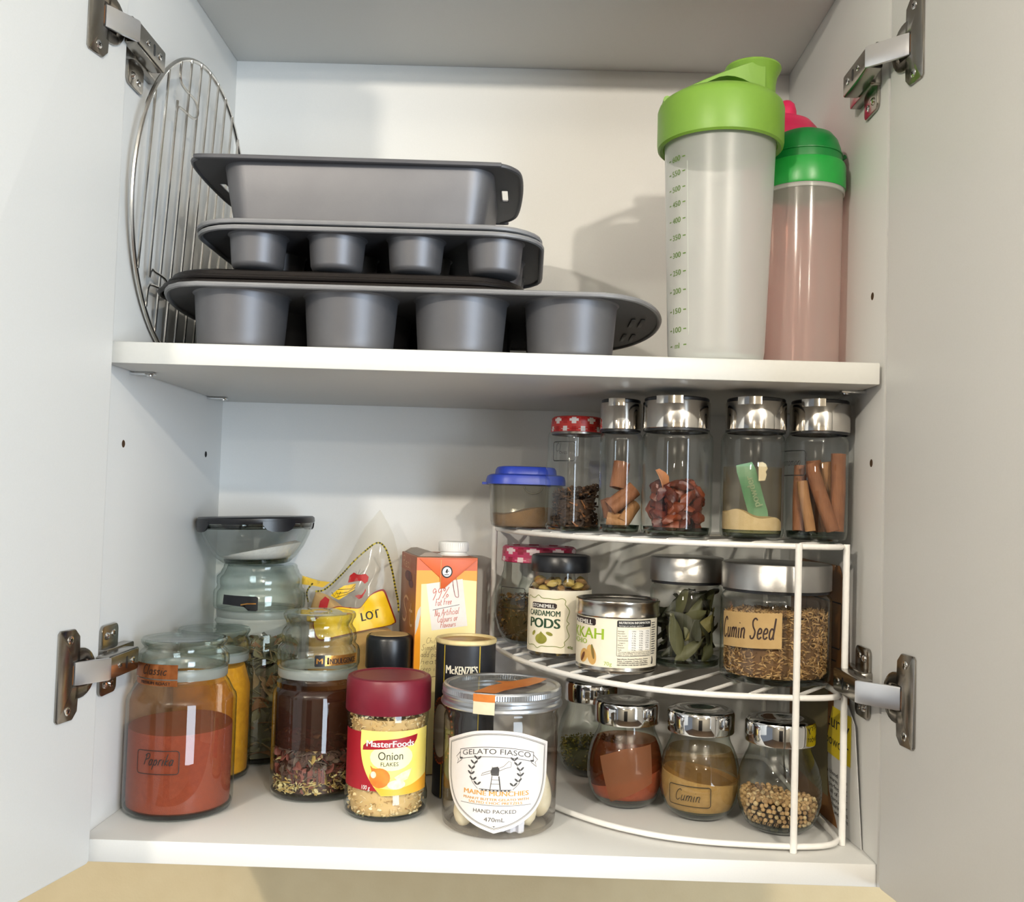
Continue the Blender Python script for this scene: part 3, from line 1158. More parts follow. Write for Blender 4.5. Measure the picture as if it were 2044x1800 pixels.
M1, T1 = 114.7, 225.7       # heights of the wires the jars stand on

# ------------------------------------------------------------------ contents colours
PAP = pm('paprika_powder', '8E3E22', .95, noise=(260, '7E361E', .35, 6), bump=(1500, .5))
TUR = pm('turmeric_powder', 'D99A12', .95, noise=(180, 'B87A0C', .35, 6), bump=(1500, .5))
COCO = pm('red_brown_powder', 'A24A27', .95, noise=(200, '8B3C20', .35, 6), bump=(1500, .5))
CUMP = pm('tan_powder', 'B48E56', .95, noise=(200, '9C7844', .3, 6), bump=(1500, .5))
GINP = pm('golden_brown_powder', 'A97A3C', .95, noise=(200, '8A5F2A', .3, 6), bump=(1500, .5))
TANP = pm('pale_tan_powder', 'CDB78C', .95, noise=(200, 'BFA678', .3, 6), bump=(1500, .5))


def cmat(nm, *cols, rough=.75):
    return [pm(f'{nm}_{i}', c, rough, noise=(500, c[:4] + '%02x' % max(0, int(c[4:], 16) - 14), .3, 3)) for i, c in enumerate(cols)]


ONION = cmat('onion_flake', 'DCC296', 'C8A878', 'EADCBC', 'A88458')
HERBS = cmat('herb_bit', 'C9B98A', '6E3A36', '4A3330', 'A98F58', '5A4A44')
CLOVE = cmat('clove', '3A261B', '2B1B14', '50331F', '7A4A28')
CHILI = cmat('dried_chilli', '6E2414', '571B10', '842F18')
LEAFD = cmat('dark_leaf', '3B3B22', '4C4A2A', '2C2B1A')
CUMS = cmat('cumin_seed', 'AA855A', '8A6642', 'BE9C70', '6E5036')
CORI = cmat('coriander_seed', 'BE9A74', 'A58260', 'D2B692', '8A684A')
GRNH = cmat('green_herb', '6B6A2E', '8A8136', '4C4D24', '7A6A32')
BRNH = cmat('brown_herb', '4E3E22', '6A4A28', '3B3620', '7A5A2C')
TALLC = cmat('grey_leaf', '7F7A5C', '6E6B52', '8E7A5A', '59584A', '7A5638')
SEALW = frosted('white_seal_ring', 'CDD4D1', 'DFE5E2', .6, .5, .3)
COPPER = pm('copper_foil', 'C77D4A', .3, .85, noise=(160, 'A85F33', .35, 5), bump=(300, .2))
GOLDF = pm('gold_foil', 'D8A45A', .28, .85, noise=(160, 'A9702F', .35, 5), bump=(300, .2))
DARKF = pm('dark_foil_print', '3A2214', .5, noise=(200, '2C1A10', .3, 3))


# ------------------------------------------------------------------ stoppered glass jars
def stopper_jar(name, label, cx, cy, R, hs, hn, rn, lid, group=None):
    """glass jar with a glass stopper lid; hs shoulder height, hn neck height, lid = [(r, dz)] from the neck"""
    t = thing(name, label, 'jar', (cx, cy, 0), group)
    body = [(R - 5, .2), (R - 1.8, 1.6), (R - .3, 5), (R, 9), (R, hs), (R - .8, hs + 3.5), (R - 3, hs + 6.5), (rn + 2.2, hn - 3), (rn + .7, hn - 1), (rn, hn + 1.5), (rn, hn + 10)]
    G().lathe(body, 64).build('body', GLASS, t)
    ins = [(rn - 2.2, hn + 10), (rn - 2.4, hn - 1), (R - 5, hs + 4), (R - 2.6, hs), (R - 2.6, 8), (R - 6, 4.5), (0, 4.2)]
    G().lathe([(0, 3.6), (R - 6, 3.8), (R - 3.2, 6), (R - 1.3, 5), (R - 2.6, 2.2), (R - 5.5, .6), (0, 1.8)], 64).build('base', BASEG, t)
    G().lathe([(rn + .35, hn + 1), (rn + 1.0, hn + 2), (rn + 1.0, hn + 8.5), (rn + .3, hn + 9.4), (rn - 1.8, hn + 9.4), (rn - 1.8, hn + .6)], 56).build('seal_ring', SEALW, t)
    L = [(r, hn + 9.6 + dz) for r, dz in lid]
    lo = G().lathe(L, 64)
    ri = [(max(r - 3.0, .1), z - (1.2 if i else 0)) for i, (r, z) in enumerate(L)]
    ri = [(r, z) for r, z in ri if r > 3] + [(0, L[-1][1] - 4)]
    lo.lathe(ri, 48)
    lo.build('stopper_lid', GLASSL, t)
    return t, prof_radius([(R - 2.4, 4), (R - 2.4, hs), (R - 4, hs + 4), (rn - 2, hn)]), body


LIDA = [(30, -6), (34.2, -1), (35.0, 1.5), (35.0, 5), (34.4, 9), (32.2, 12), (30.4, 13.6), (30.2, 15), (31.4, 16.4), (32.6, 18.2), (32.8, 20), (31.6, 21.4), (29, 21.6), (26, 20.6), (0, 20.2)]
j, ri, bp = stopper_jar('stopper_jar', 'glass stopper jar of red paprika with copper neck label, front left corner', 42.6, 77.1, 41.9, 86, 103, 33, LIDA)
pr = [(38.8, 5), (39.3, 9), (39.3, 86)]
w_ = wob(3, 1.2, .12)
pw = heap(pr, lambda x, y: 66 + w_(x, y) + .04 * y).build('paprika', PAP)
tag(pw, 'brick red paprika powder filling two thirds of the front left jar', 'spice', kind='stuff', loc=(42.6, 77.1, 0))
# thin dusting of powder on the wall over the heap
G().lathe([(39.0, 64), (39.0, 86), (37.4, 92), (32, 100)], 48).build('powder_film', glass('paprika_film', 'F8EADC', 'E8CDB2', 2, 1.0001, 0, 0, .15, 'B88A60'), j)
f0 = facing(42.6, 77.1)
lf = Flat().line(rrect(-33.4, 36.8, -.4, 54.2, 2.2, 4), .6, True)
lf.hand('Paprika', -27.5, -4.5, 43.5, 8.5, .7, .3)
lf.build('label', INK, j, cyl_surf(41.9, f0, 0), .25)
lb = Flat().rect(-46, 106.4, -4, 117.4).rect(-46, 100.9, -4, 105.4).build('neck_label', COPPER, j, cyl_surf(lambda z: 35.0 if z > 105.6 else 34.3, f0, 0), .5, 2.0)
Flat().hand('Classic', -34, -12, 109.6, 7, .8, .25).text('MEDIUM ROAST', -36, -9, 101.8, 2.4, .009).build('lettering', DARKF, lb, cyl_surf(lambda z: 35.0 if z > 105.6 else 34.3, f0, 0), .75, 2.0)

LIDB = [(28, -5), (31.6, -1), (32.2, 1.5), (32.0, 6), (30.6, 9.5), (29.4, 12), (29.3, 14), (30.8, 16), (31.2, 18), (30.2, 19.6), (27, 19.6), (0, 18.6)]
j, ri, bp = stopper_jar('stopper_jar', 'glass stopper jar of yellow turmeric behind the paprika jar', 37, 169, 35, 84, 100, 29.5, LIDB)
w_ = wob(5, 2.0, .16)
pw = heap([(32.3, 5), (32.6, 9), (32.6, 84), (29, 93), (26.6, 99)], lambda x, y: 97 + .5 * w_(x, y)).build('turmeric', TUR)
tag(pw, 'bright yellow turmeric powder filling the jar behind the paprika', 'spice', kind='stuff', loc=(37, 169, 0))

LIDC = [(30, -4), (33.6, -1), (34.6, 2), (34.6, 12), (33.4, 16), (31, 18.4), (30.6, 20), (31.4, 22), (31.4, 27), (30.2, 30.5), (28.4, 32.5), (27.6, 35), (28.6, 38), (30.2, 40.5), (30.4, 43), (29.4, 44.4), (26, 44.6), (0, 43.6)]
j, ri, bp = stopper_jar('stopper_jar', 'glass stopper jar of dark dried leaves and seeds with gold lid label', 139, 129.2, 36.7, 83, 97, 32, LIDC)
f0 = facing(139, 129.2)
w_ = wob(8, 4, .12)
pr = [(34, 5), (34.4, 9), (34.4, 83)]
topf = lambda x, y: 40 + w_(x, y) - .1 * x
core = heap([(27, 5), (28, 60)], lambda x, y: topf(x, y) - 5).build('dried_herb_mix', cmat('dark_herb_core', '4A302A')[0])
bits = scatter(900, pr, lambda x, y: 20 + .1 * x + .5 * w_(x, y), lambda: flake_v(random.uniform(3.5, 7.5), random.uniform(1.5, 4), .4), 5, .78, 1, .15, (6, 1, 1, 4, 1))
b2 = scatter(600, pr, topf, lambda: curl_v(random.uniform(7, 16), random.uniform(5, 9), .5), 5, .72, 1, .4, (.4, 4, 4, .5, 3))
b2.v = [p if p[2] > 14 else (p[0], p[1], p[2] + 14) for p in b2.v]
bits.add(b2.v, b2.f)
bits.m[-len(b2.f):] = b2.m
o = bits.build('herb_pieces', HERBS, core, rec=False, kind='stuff')
tag(core, 'mix of dark dried leaf pieces and pale seeds in the gold labelled jar', 'dried herbs', kind='stuff', loc=(139, 129.2, 0))
G().lathe([(34.2, 42), (34.2, 83), (31.5, 90)], 48).build('dark_leaf_lining', glass('leaf_lining', 'A88A7C', '6A4C40', 1.5, 1.0001, 0, 0, .22, '6E4C40'), j)
zl = 97 + 9.6
lb = Flat().rect(5.3, zl + 4.2, 38, zl + 12.4).build('lid_label', GOLDF, j, cyl_surf(34.6, f0, 0), .4, 2)
Flat().rr(-3, zl + 3.6, 5.2, zl + 13, 1).build('black_seal', BLACK, lb, cyl_surf(34.6, f0, 0), .5, 2)
Flat().text('M', -1.4, 3.4, zl + 6, 4.6, .009).build('seal_letter', GOLDF, lb, cyl_surf(34.6, f0, 0), .7, 2)
Flat().text('I', 7.2, 8.4, zl + 5.4, 6.0, .009).text('NDULGENCE', 9.4, 35, zl + 5.6, 4.6, .009).build('lettering', DARKF, lb, cyl_surf(34.6, f0, 0), .65, 2)

LIDD = [(38, -3), (42.4, 0), (43, 3), (43, 14), (42.2, 16), (40, 18.6), (39.6, 21), (40.4, 23), (40.4, 28), (39, 30.5), (37, 32), (36, 35), (34.4, 37.6), (34.4, 39.6), (33, 41), (0, 41)]
j, ri, bp = stopper_jar('stopper_jar', 'tall glass stopper jar in the back left corner under the glass bowl', 58, 236.5, 41, 118, 132, 38.5, LIDD)
f0 = facing(58, 236.5)
w_ = wob(11, 6, .1)
core = heap([(33, 5), (33.4, 110)], lambda x, y: 88 + w_(x, y)).build('dried_leaves', TALLC[3])
bits = scatter(420, [(38, 5), (38.4, 118)], lambda x, y: 100 + w_(x, y), lambda: curl_v(random.uniform(14, 30), random.uniform(8, 16), .6), 5, .84, 1, .2, (4, 4, 3, 3, 1.5))
bits.build('leaf_pieces', TALLC, core, rec=False, kind='stuff')
tag(core, 'grey green dried leaves filling the tall back left jar', 'dried leaves', kind='stuff', loc=(58, 236.5, 0))
zl = 132 + 9.6
lb = Flat().poly([(-37, zl + 5), (-36, zl + 14), (-3, zl + 13.5), (-1.4, zl + 12), (-1.4, zl + 1), (-3, zl + .2), (-10, zl + .6), (-14, zl + 3.8), (-30, zl + 5)]).build('lid_label', BLACK, j, cyl_surf(43, f0, 0), .4, 2)
Flat().line([(-17, zl + 5.6), (-11, zl + 6.8), (-3, zl + 7)], 1.1).build('gold_line', GOLDF, lb, cyl_surf(43, f0, 0), .6, 2)

# glass bowl with black lid on that jar
ZB = 132 + 9.6 + 41
b = thing('glass_bowl', 'small round glass bowl with black plastic lid standing on a tall jar', 'bowl', (55.8, 227.4, ZB + .3))
b.rotation_euler = (0, radians(-2.0), 0)
TILTB = .3
G().lathe([(27, .3), (31, 1.5), (37, 6.4), (44.4, 16.4), (49.6, 27), (52.8, 37), (53.2, 43)], 64).build('bowl', GLASS, b)
G().lathe([(51, 42), (50.4, 37), (47.2, 27.6), (42, 17.6), (35.4, 8.6), (30, 5), (0, 4)], 56).build('inner_wall', glass('bowl_inner', 'FDFEFD', 'D2DAD4', 4), b)
G().lathe([(0, 3.6), (27.5, 3.8), (30, 5), (29, 1.2), (27, .5), (0, 1.4)], 56).build('base', BASEG, b)
G().lathe([(50.6, 33.6), (52.4, 34.6), (52.4, 35.8), (50.6, 36.4)], 56).build('step_ring', glass('dark_rim_glass', '8D958C', '30352F', 1), b)
g = G().lathe([(0, 44.5), (49, 44.5), (52.5, 44.8), (54.3, 43.4), (54.6, 40), (53.9, 38.6), (53.6, 38.6), (53.6, 42), (0, 43.2)], 64)
for a in (radians(38), radians(128), radians(218), radians(308)):
    lo = []
    for k in range(9):
        u = -.29 + .58 * k / 8
        dz = 31.2 + (6.5 * (abs(u) / .29) ** 4)
        lo.append([(r * cos(a + u), r * sin(a + u), z) for r, z in ((53.4, 41), (53.5, dz), (54.8, dz), (54.8, 41))])
    g.loft(lo)
g.build('lid', BLACK, b)
sg = heap([(28, 5), (34.6, 9), (41.4, 18.4), (46.4, 28)], lambda x, y: 13 + .24 * x + .0 * y).build('salt', pm('white_salt', 'E9E6E2', .9, noise=(800, 'DAD7D2', .3, 3), bump=(1500, .4)))
tag(sg, 'white salt heaped to one side in the glass bowl', 'salt', kind='stuff', loc=(55.8, 227.4, ZB + .3))
sg.rotation_euler = b.rotation_euler

# ------------------------------------------------------------------ onion flakes jar
j = thing('onion_flakes_jar', 'glass jar of onion flakes with dark red screw lid and yellow label', 'jar', (206.1, 83.9, 0))
MF = [(27, .3), (30.6, 1.2), (32.5, 4.4), (33, 9), (32.9, 16), (32.2, 20), (31.6, 23), (31.6, 70), (32.2, 74), (32.4, 79), (31.6, 82), (31.2, 86)]
G().lathe(MF, 64).build('body', GLASS, j)
G().lathe([(0, 2.4), (27, 2.6), (30.5, 5), (31.6, 4), (29, 1.2), (0, 1)], 56).build('base', BASEG, j)
RED = pm('dark_red_plastic', '74182A', .42, noise=(120, '6A1426', .25, 3), bump=(250, .05))
G().lathe([(31.6, 82), (33.2, 81.4), (33.8, 82.4), (33.6, 105), (32.6, 107.6), (30.6, 108.6), (29, 108.4), (28, 107.6), (0, 107.4)], 64).build('screw_lid', RED, j)
f0 = facing(206.1, 83.9)
sf = cyl_surf(31.6, f0, 0)
REDL = pm('label_red', 'A11226', .45, noise=(90, '96101F', .3, 3))
YEL = pm('label_yellow', 'F2DA5C', .45, noise=(30, 'F6E48A', .3, 3))
ORG = pm('label_orange', 'F0A52C', .45, noise=(40, 'F2B440', .4, 3))
PALE = pm('label_pale_yellow', 'F7F0BC', .45, noise=(30, 'F8EFB0', .3, 3))
WPR = pm('white_print', 'F4F2EC', .5, noise=(300, 'EAE8E2', .3, 2))
WLAB = pm('white_label_paper', 'E6DFDA', .6, noise=(200, 'E0D9D3', .3, 2))
CREAM = pm('cream_label_paper', 'EDE6D2', .55, noise=(200, 'E7DFCA', .3, 2))
lb = Flat().rect(-46, 24.4, 40, 68.4).build('label', REDL, j, sf, .25, 2.2)
yl = [(-21.5, 70), (40, 68.0), (40, 22.5), (-3.5, 21)]
arc = smooth_path([(-3.5, 21, 0), (-12, 31, 0), (-18.6, 43, 0), (-21.6, 56, 0), (-21.5, 70, 0)], 6)
Flat().poly([(p.x, p.y) for p in arc] + [(40, 70), (40, 21.5)]).build('yellow_panel', YEL, lb, sf, .4, 2.2)
Flat().poly([(-3.5, 21.2), (-9, 27.4), (6, 25.6), (20, 28), (40, 34), (40, 21.6)]).build('orange_base', ORG, lb, sf, .5, 2.2)
Flat().ell(4, 50, 17, 10).build('pale_glow', PALE, lb, sf, .5, 2.2)
ban = [(-19.5, 55), (-19, 58.4), (-16, 61.2), (-8, 63.2), (8, 64.4), (25.5, 66.4), (24.6, 62.6), (22, 59), (16, 57.8), (2, 57.2), (-10, 56)]
Flat().poly(ban).build('red_banner', REDL, lb, sf, .6, 2.2)
Flat().text('MasterFoods', -16, 21.5, 58.1, 5.0, .009, .0).build('brand_lettering', WPR, lb, sf, .8, 2.2)
Flat().text('Onion', -6.5, 12.5, 48.4, 6.4, 0).text('FLAKES', -4.4, 9, 43.6, 3.2, 0).build('lettering', INK, lb, sf, .75, 2.2)
Flat().text('100 g', -19.5, -12.3, 25.2, 3.4, .0, .12).build('weight_lettering', WPR, lb, sf, .75, 2.2)
ONB = pm('onion_picture', 'DB8A32', .5, noise=(120, 'C06A22', .5, 5))
fl = Flat().ell(-5, 34.6, 8, 7.6)
fl.poly([(-11, 39), (-12.6, 44), (-10.4, 42), (-7, 41.6)])
fl.build('onion_picture', ONB, lb, sf, .7, 2.2)
Flat().ell(-9.8, 37, 2.2, 2.6).ell(8, 29.4, 7, 3.6).poly([(6, 35), (12, 38.4), (20.5, 41), (17, 33), (10, 31)]).build('cut_onion_picture', pm('cut_onion_print', 'F3EBD6', .5, noise=(300, 'D9C48E', .35, 4)), lb, sf, .8, 2.2)
pr = [(30.3, 3), (31.0, 9), (30.8, 16), (30, 22), (30, 70), (30.4, 76), (30.4, 81)]
core = heap([(27, 3), (28.6, 9), (28, 22), (28, 78)], lambda x, y: 77.).build('onion_flakes', ONION[1])
bits = scatter(1500, pr, lambda x, y: 80, lambda: flake_v(random.uniform(2.5, 5), random.uniform(1.8, 3.4), .5), 4, .9, .6, .1, (4, 3, 2, 1.2))
bits.build('flakes', ONION, core, rec=False, kind='stuff')
tag(core, 'dried golden onion flakes filling the red lidded jar', 'onion flakes', kind='stuff', loc=(206.1, 83.9, 0))

# ------------------------------------------------------------------ pepper jar with black cap
j = thing('grinder_jar', 'small glass spice jar with tall black cap between leaf jar and carton', 'jar', (190.8, 186, 0))
G().lathe([(17, .3), (20, 1.5), (21, 5), (21, 86), (19.4, 92), (18.6, 96)], 48).build('body', GLASS, j)
G().lathe([(19.2, 96), (20.6, 96.4), (21, 98), (20.8, 122), (19.8, 125), (18.4, 126), (17.6, 125.4), (17, 124.2)], 48).build('cap', BLACK, j)
G().lathe([(17.6, 125.4), (16.6, 126.4), (0, 126.8)], 40).build('cap_disc', pm('kraft_paper', 'B89A68', .8, noise=(300, 'A88A58', .4, 4)), j)
pc = heap([(18.6, 3), (19.4, 6), (19.4, 84)], lambda x, y: 82).build('peppercorns', pm('dark_peppercorns', '2C241C', .8, noise=(420, '4A3C2C', .5, 4), bump=(500, .9)))
tag(pc, 'dark peppercorns in the small jar with the black cap', 'spice', kind='stuff', loc=(190.8, 186, 0))

# ------------------------------------------------------------------ black cardboard canister
c = thing('cardboard_canister', 'black round cardboard canister with yellow stripes behind the gelato jar', 'canister', (263.5, 138.8, 0))
CARDB = pm('black_printed_card', '15161A', .42, noise=(120, '22242A', .35, 5))
G().lathe([(0, .4), (24.6, .4), (25.5, 1), (25.5, 128.5)], 56).build('tube', CARDB, c)
CRM = pm('cream_card_rim', 'D9C795', .5, .1, noise=(200, 'C9B580', .4, 4))
G().lathe([(25.5, 127.8), (26.2, 128.6), (26.2, 130.6), (25.6, 131.6), (24.2, 132), (23.2, 131.4), (22.8, 129.6)], 56).build('rim', CRM, c)
G().lathe([(22.9, 129.8), (18, 129.2), (17, 129.8), (0, 129.6)], 48).build('lid', pm('gold_lined_lid', 'B8955A', .4, .5, noise=(60, '8F6C3A', .5, 5)), c)
f0 = facing(263.5, 138.8)
sf = cyl_surf(25.5, f0, 0)
YL = pm('yellow_print', 'C9AE3A', .5, noise=(200, 'BDA130', .3, 3))
fl = Flat()
for x in (-19.4, 12.2):
    fl.rect(x - .45, 1, x + .45, 127.6)
fl.build('stripe', YL, c, sf, .2, 0)
Flat().text('M', -17.2, -12.6, 104.4, 7.2, .009).text('c', -11.8, -9.4, 104.4, 6.4, .009).text("KENZIE'S", -8.6, 10.4, 104.2, 7.2, .006).build('lettering', CREAM, c, sf, .3, 2)
em = Flat().ell(-22, 56, 13, 28, 0, 40).build('emblem', pm('emblem_brown', '4A2A1C', .5, noise=(90, '5A3322', .4, 4)), c, sf, .25, 2)
fl = Flat()
for k in range(36):
    a = 2 * pi * k / 36
    fl.ell(-22 + 12.4 * cos(a), 56 + 27 * sin(a), .9, .9, 0, 8)
fl.build('emblem_dots', pm('emblem_orange', 'C85A24', .5, noise=(90, 'B84E1E', .4, 4)), em, sf, .4, 2)
Flat().ell(-22, 56, 10.5, 22, 0, 32).build('emblem_centre', pm('emblem_grey', 'A79C8C', .5, noise=(60, '938673', .4, 4)), em, sf, .4, 2)
Flat().text('F', -16.8, -11.6, 50, 9, .009).build('emblem_letter', INK, em, sf, .6, 2)

# ------------------------------------------------------------------ gelato jar with garlic cloves
gj = thing('gelato_jar', 'clear plastic jar with silver lid, white shield label and orange seal', 'jar', (297, 65.5, 0))
GB = [(37, .5), (41, .8), (43.4, 3), (44.2, 8), (44.4, 20), (44.6, 84), (43.8, 87.5), (44.4, 89.5), (44.0, 91.5), (43, 93)]
G().lathe(GB, 72).build('body', PLAS, gj)
G().lathe([(0, 3.2), (34, 1.2), (38, .9), (42.6, 6)], 56).build('base_ring', PLAS, gj)
ALU = pm('brushed_aluminium', 'BFC2C6', .3, .9, noise=(90, 'B4B7BC', .3, 3), bump=(200, .05))
prof = [(43.6, 93.2), (46.9, 92.6), (47.5, 93.6), (47.2, 95.4), (46.0, 96.6), (46.0, 98.6), (46.7, 99.8), (46.7, 101), (46.2, 101.8)]
g = G().lathe(prof, 96)
kn = 150
z0, z1 = 101.8, 106.2
vs_ = []
for z, dr in ((z0, 0), (z0 + .4, 1), (z1 - .4, 1), (z1, 0)):
    for k in range(kn * 2):
        a = pi * k / kn
        vs_.append(((46.1 + .35 * dr * (k % 2)) * cos(a), (46.1 + .35 * dr * (k % 2)) * sin(a), z))
g.loft([vs_[i * kn * 2:(i + 1) * kn * 2] for i in range(4)], False, False)
g.lathe([(46.1, 106.2), (45.4, 107.4), (43.6, 107.8), (42.4, 107.2), (41.8, 106.2)], 96)
g.build('lid_band', ALU, gj, ang=25)
G().lathe([(42, 106.3), (30, 106.0), (0, 106.0)], 64).build('lid_window', glass('lid_window_plastic', 'E4E4E2', '9A9A98', 2, 1.5, 1, .12, .22, 'D0D0CC'), gj)
f0 = facing(297, 65.5)
sf = cyl_surf(44.6, f0, 0)
def shield(k):
    top = smooth_path([(-46.5, 69.2, 0), (-36, 73.5, 0), (-20, 79, 0), (-3, 80.8, 0), (14, 79.2, 0), (30, 74, 0), (40.5, 69.8, 0)], 5)
    rt = smooth_path([(40.5, 69.8, 0), (40.2, 55, 0), (39.6, 42, 0), (36, 30, 0), (27.9, 19.7, 0), (13, 11, 0), (-3, 6.0, 0)], 5)
    lf_ = smooth_path([(-3, 6.0, 0), (-19, 11.4, 0), (-34, 20.4, 0), (-41.5, 30, 0), (-45.4, 42, 0), (-46.2, 56, 0), (-46.5, 69.2, 0)], 5)
    cx, cy = -3, 46
    return [(cx + (p.x - cx) * k, cy + (p.y - cy) * k) for p in top[:-1] + rt[:-1] + lf_[:-1]]
GREYP = pm('grey_print', '8C8A86', .6, noise=(300, '827F7B', .3, 2))
DGREY = pm('dark_grey_print', '4A4846', .6, noise=(300, '403E3C', .3, 2))
ORP = pm('orange_print', 'DDA552', .6, noise=(300, 'CF8C30', .3, 2))
lb = Flat().poly(shield(1)).build('label', WLAB, gj, sf, .3, 2.4)
Flat().line(shield(.935), .35, True).line(shield(.915), .6, True).build('border', GREYP, lb, sf, .45, 2.4)
fl = Flat()
# banner
top = [(x, 68.6 - .0055 * (x + 3) ** 2) for x in range(-32, 27, 2)]
bot = [(x, 61.6 - .0055 * (x + 3) ** 2) for x in range(-32, 27, 2)]
fl.line(top, .4).line(bot, .4).line([top[0], bot[0]], .4).line([top[-1], bot[-1]], .4)
fl.line([(-32, 62), (-36, 58), (-33.6, 56.6), (-35, 53), (-30.4, 56.6), (-29.6, 58.6)], .4).line([(26, 62), (30, 58), (27.6, 56.6), (29, 53), (24.4, 56.6), (23.6, 58.6)], .4)
fl.text('GELATO FIASCO', -29.5, 23.5, 63.6, 4.0, 0, 0, 3.4)
fl.rect(-32.5, 57.4, -29.8, 58.4).rect(23.8, 57.4, 26.5, 58.4)
# laurel sprigs
for s_ in (-1, 1):
    st = smooth_path([(-3 + s_ * 13, 37.6, 0), (-3 + s_ * 18, 43, 0), (-3 + s_ * 18.4, 50, 0), (-3 + s_ * 13.4, 59, 0)], 5)
    fl.line([(p.x, p.y) for p in st], .35)
    for (x, y) in ((13.5, 40), (17, 43), (18.6, 47), (18.4, 51), (16.4, 55), (13.6, 58.6)):
        for r_ in (-1, 1):
            aa = radians(90 + r_ * 48)
            fl.ell(-3 + s_ * x + 1.9 * cos(aa), y + 1.5 * sin(aa) + .6, 1.9, .75, aa, 8)
# fist with spatula, sleeve, base scroll
fl.poly([(-6, 48), (-.6, 48), (-.2, 52.6), (-1.2, 54.6), (-5.4, 53.8), (-6.6, 51)])
fl.line([(-6.6, 38), (-5.4, 47.6)], .5).line([(.9, 38), (-.4, 47.6)], .9).line([(-6.4, 42), (.6, 42)], .3).line([(-6, 45), (.2, 45)], .3)
fl.line([(-13.5, 47.4), (-12.8, 49), (-6.4, 51.6), (-6.2, 50)], .3, True)
fl.line([(-.6, 53.4), (3, 55), (6.6, 58.6), (8.6, 57.6), (8.2, 54.4), (4, 53.4), (0, 51.6)], .3, True)
fl.line([(-15, 37.6), (9, 37.6)], .5).line([(-14, 36.6), (8.4, 36.6)], .3)
for k in range(8):
    fl.rect(-13 + 2.8 * k, 36.6, -11.8 + 2.8 * k, 37.6)
fl.text('HAND PACKED', -19, 13.2, 20.4, 2.9, .0).text('470mL', -10.6, 4.6, 14.4, 3.2, .0)
fl.ell(-3, 11, .5, .5).rect(-4.6, 10.9, -1.4, 11.1)
fl.line([(-30, 26.2), (25, 26.2)], .3)
for x in (-4.6, -1.0):
    fl.line([(x - .9, 52), (x - .8, 54.6)], .25)
fl.build('black_print', DGREY, lb, sf, .5, 2.4)
Flat().text('MAINE MUNCHIES', -27.2, 22.6, 33.2, 3.6, .009).text('PEANUT BUTTER GELATO WITH', -27.5, 22.8, 29.6, 1.9, .01).text('SALTED CHOC PRETZELS', -23, 17.6, 27.0, 1.9, .01).build('orange_print', ORP, lb, sf, .5, 2.4)
SEALO = pm('orange_paper_seal', 'D08038', .4, noise=(90, 'B8662A', .4, 5), bump=(120, .2))
SEALC = pm('cream_paper_seal', 'D8CDB0', .45, noise=(90, 'CFC3A4', .3, 3))
# seal strip: up the lid side and across the window
lb = Flat().rect(-21.6, 92.4, -5, 106.4).build('paper_seal', SEALC, gj, cyl_surf(lambda z: 47.6 if z < 97.5 else 46.8, f0, 0), .35, 2)
Flat().rect(-21.8, 101.4, -4.8, 107.0).build('seal_fold', SEALO, lb, cyl_surf(46.9, f0, 0), .4, 2)
fl = Flat().poly([(-21.4, -41.5), (-5.2, -45.6), (2, -33), (11, -22), (20, -13), (30, 4), (36, 20), (26, 26), (12, 10), (8, 6), (-6, 4), (0, -4), (-10, -16), (-14, -26)])
sfl = plane_surf((0, 0, 107.9), (cos(f0), sin(f0), 0), (-sin(f0), cos(f0), 0))
fl.build('seal_strip', SEALO, lb, sfl, .1, 4)
# garlic cloves lying in the jar
GAR = pm('garlic_clove_skin', 'E8DFC8', .5, noise=(90, 'D6C6A0', .4, 5), sss=.1)
def garlic(loc, rot, L, lab):
    g = G()
    lo = []
    n = 16
    for k in range(13):
        u = k / 12
        r = (sin(pi * min(1, u * 1.02) ** .8) ** .75) * L * .27 * (1 - .35 * u) + .25
        z = u * L
        lo.append([(r * cos(2 * pi * i / n) * (1.15 if cos(2 * pi * i / n) > 0 else .75) + .16 * L * (u - .4) ** 2, r * sin(2 * pi * i / n) * .9, z) for i in range(n)])
    g.loft(lo)
    o = g.build('garlic_clove', GAR)
    tag(o, lab, 'garlic', 'garlic cloves in the gelato jar', loc=loc)
    o.rotation_euler = rot
    return o
garlic((270, 45, 3), (.25, -.12, .4), 34, 'pale garlic clove standing at the left inside the gelato jar')
garlic((322, 50, 3), (-.2, .3, 2.2), 46, 'large pale garlic clove at the right inside the gelato jar')
garlic((329, 71, 3), (-.1, -.15, 3.1), 38, 'garlic clove behind the large one on the right of the gelato jar')
garlic((296, 86, 4), (1.3, .2, .6), 40, 'garlic clove lying at the back inside the gelato jar')
WPAP = pm('crumpled_white_paper', 'E6E6EE', .8, noise=(60, 'D6D8E4', .4, 4))
g = G()
lo = []
for k in range(9):
    x = -8 + 16 * k / 8
    dy = 2.2 * sin(k * 1.7)
    lo.append([(x, dy - .3, 0), (x, dy + .3, 0), (x + .8 * sin(k), dy * .6 + .3, 22 + 1.5 * sin(k * 2.1)), (x + .8 * sin(k), dy * .6 - .3, 22 + 1.5 * sin(k * 2.1))])
g.loft(lo)
o = g.build('paper_scrap', WPAP)
tag(o, 'folded white paper scrap standing inside the gelato jar right of centre', 'paper', loc=(309, 34, 3))

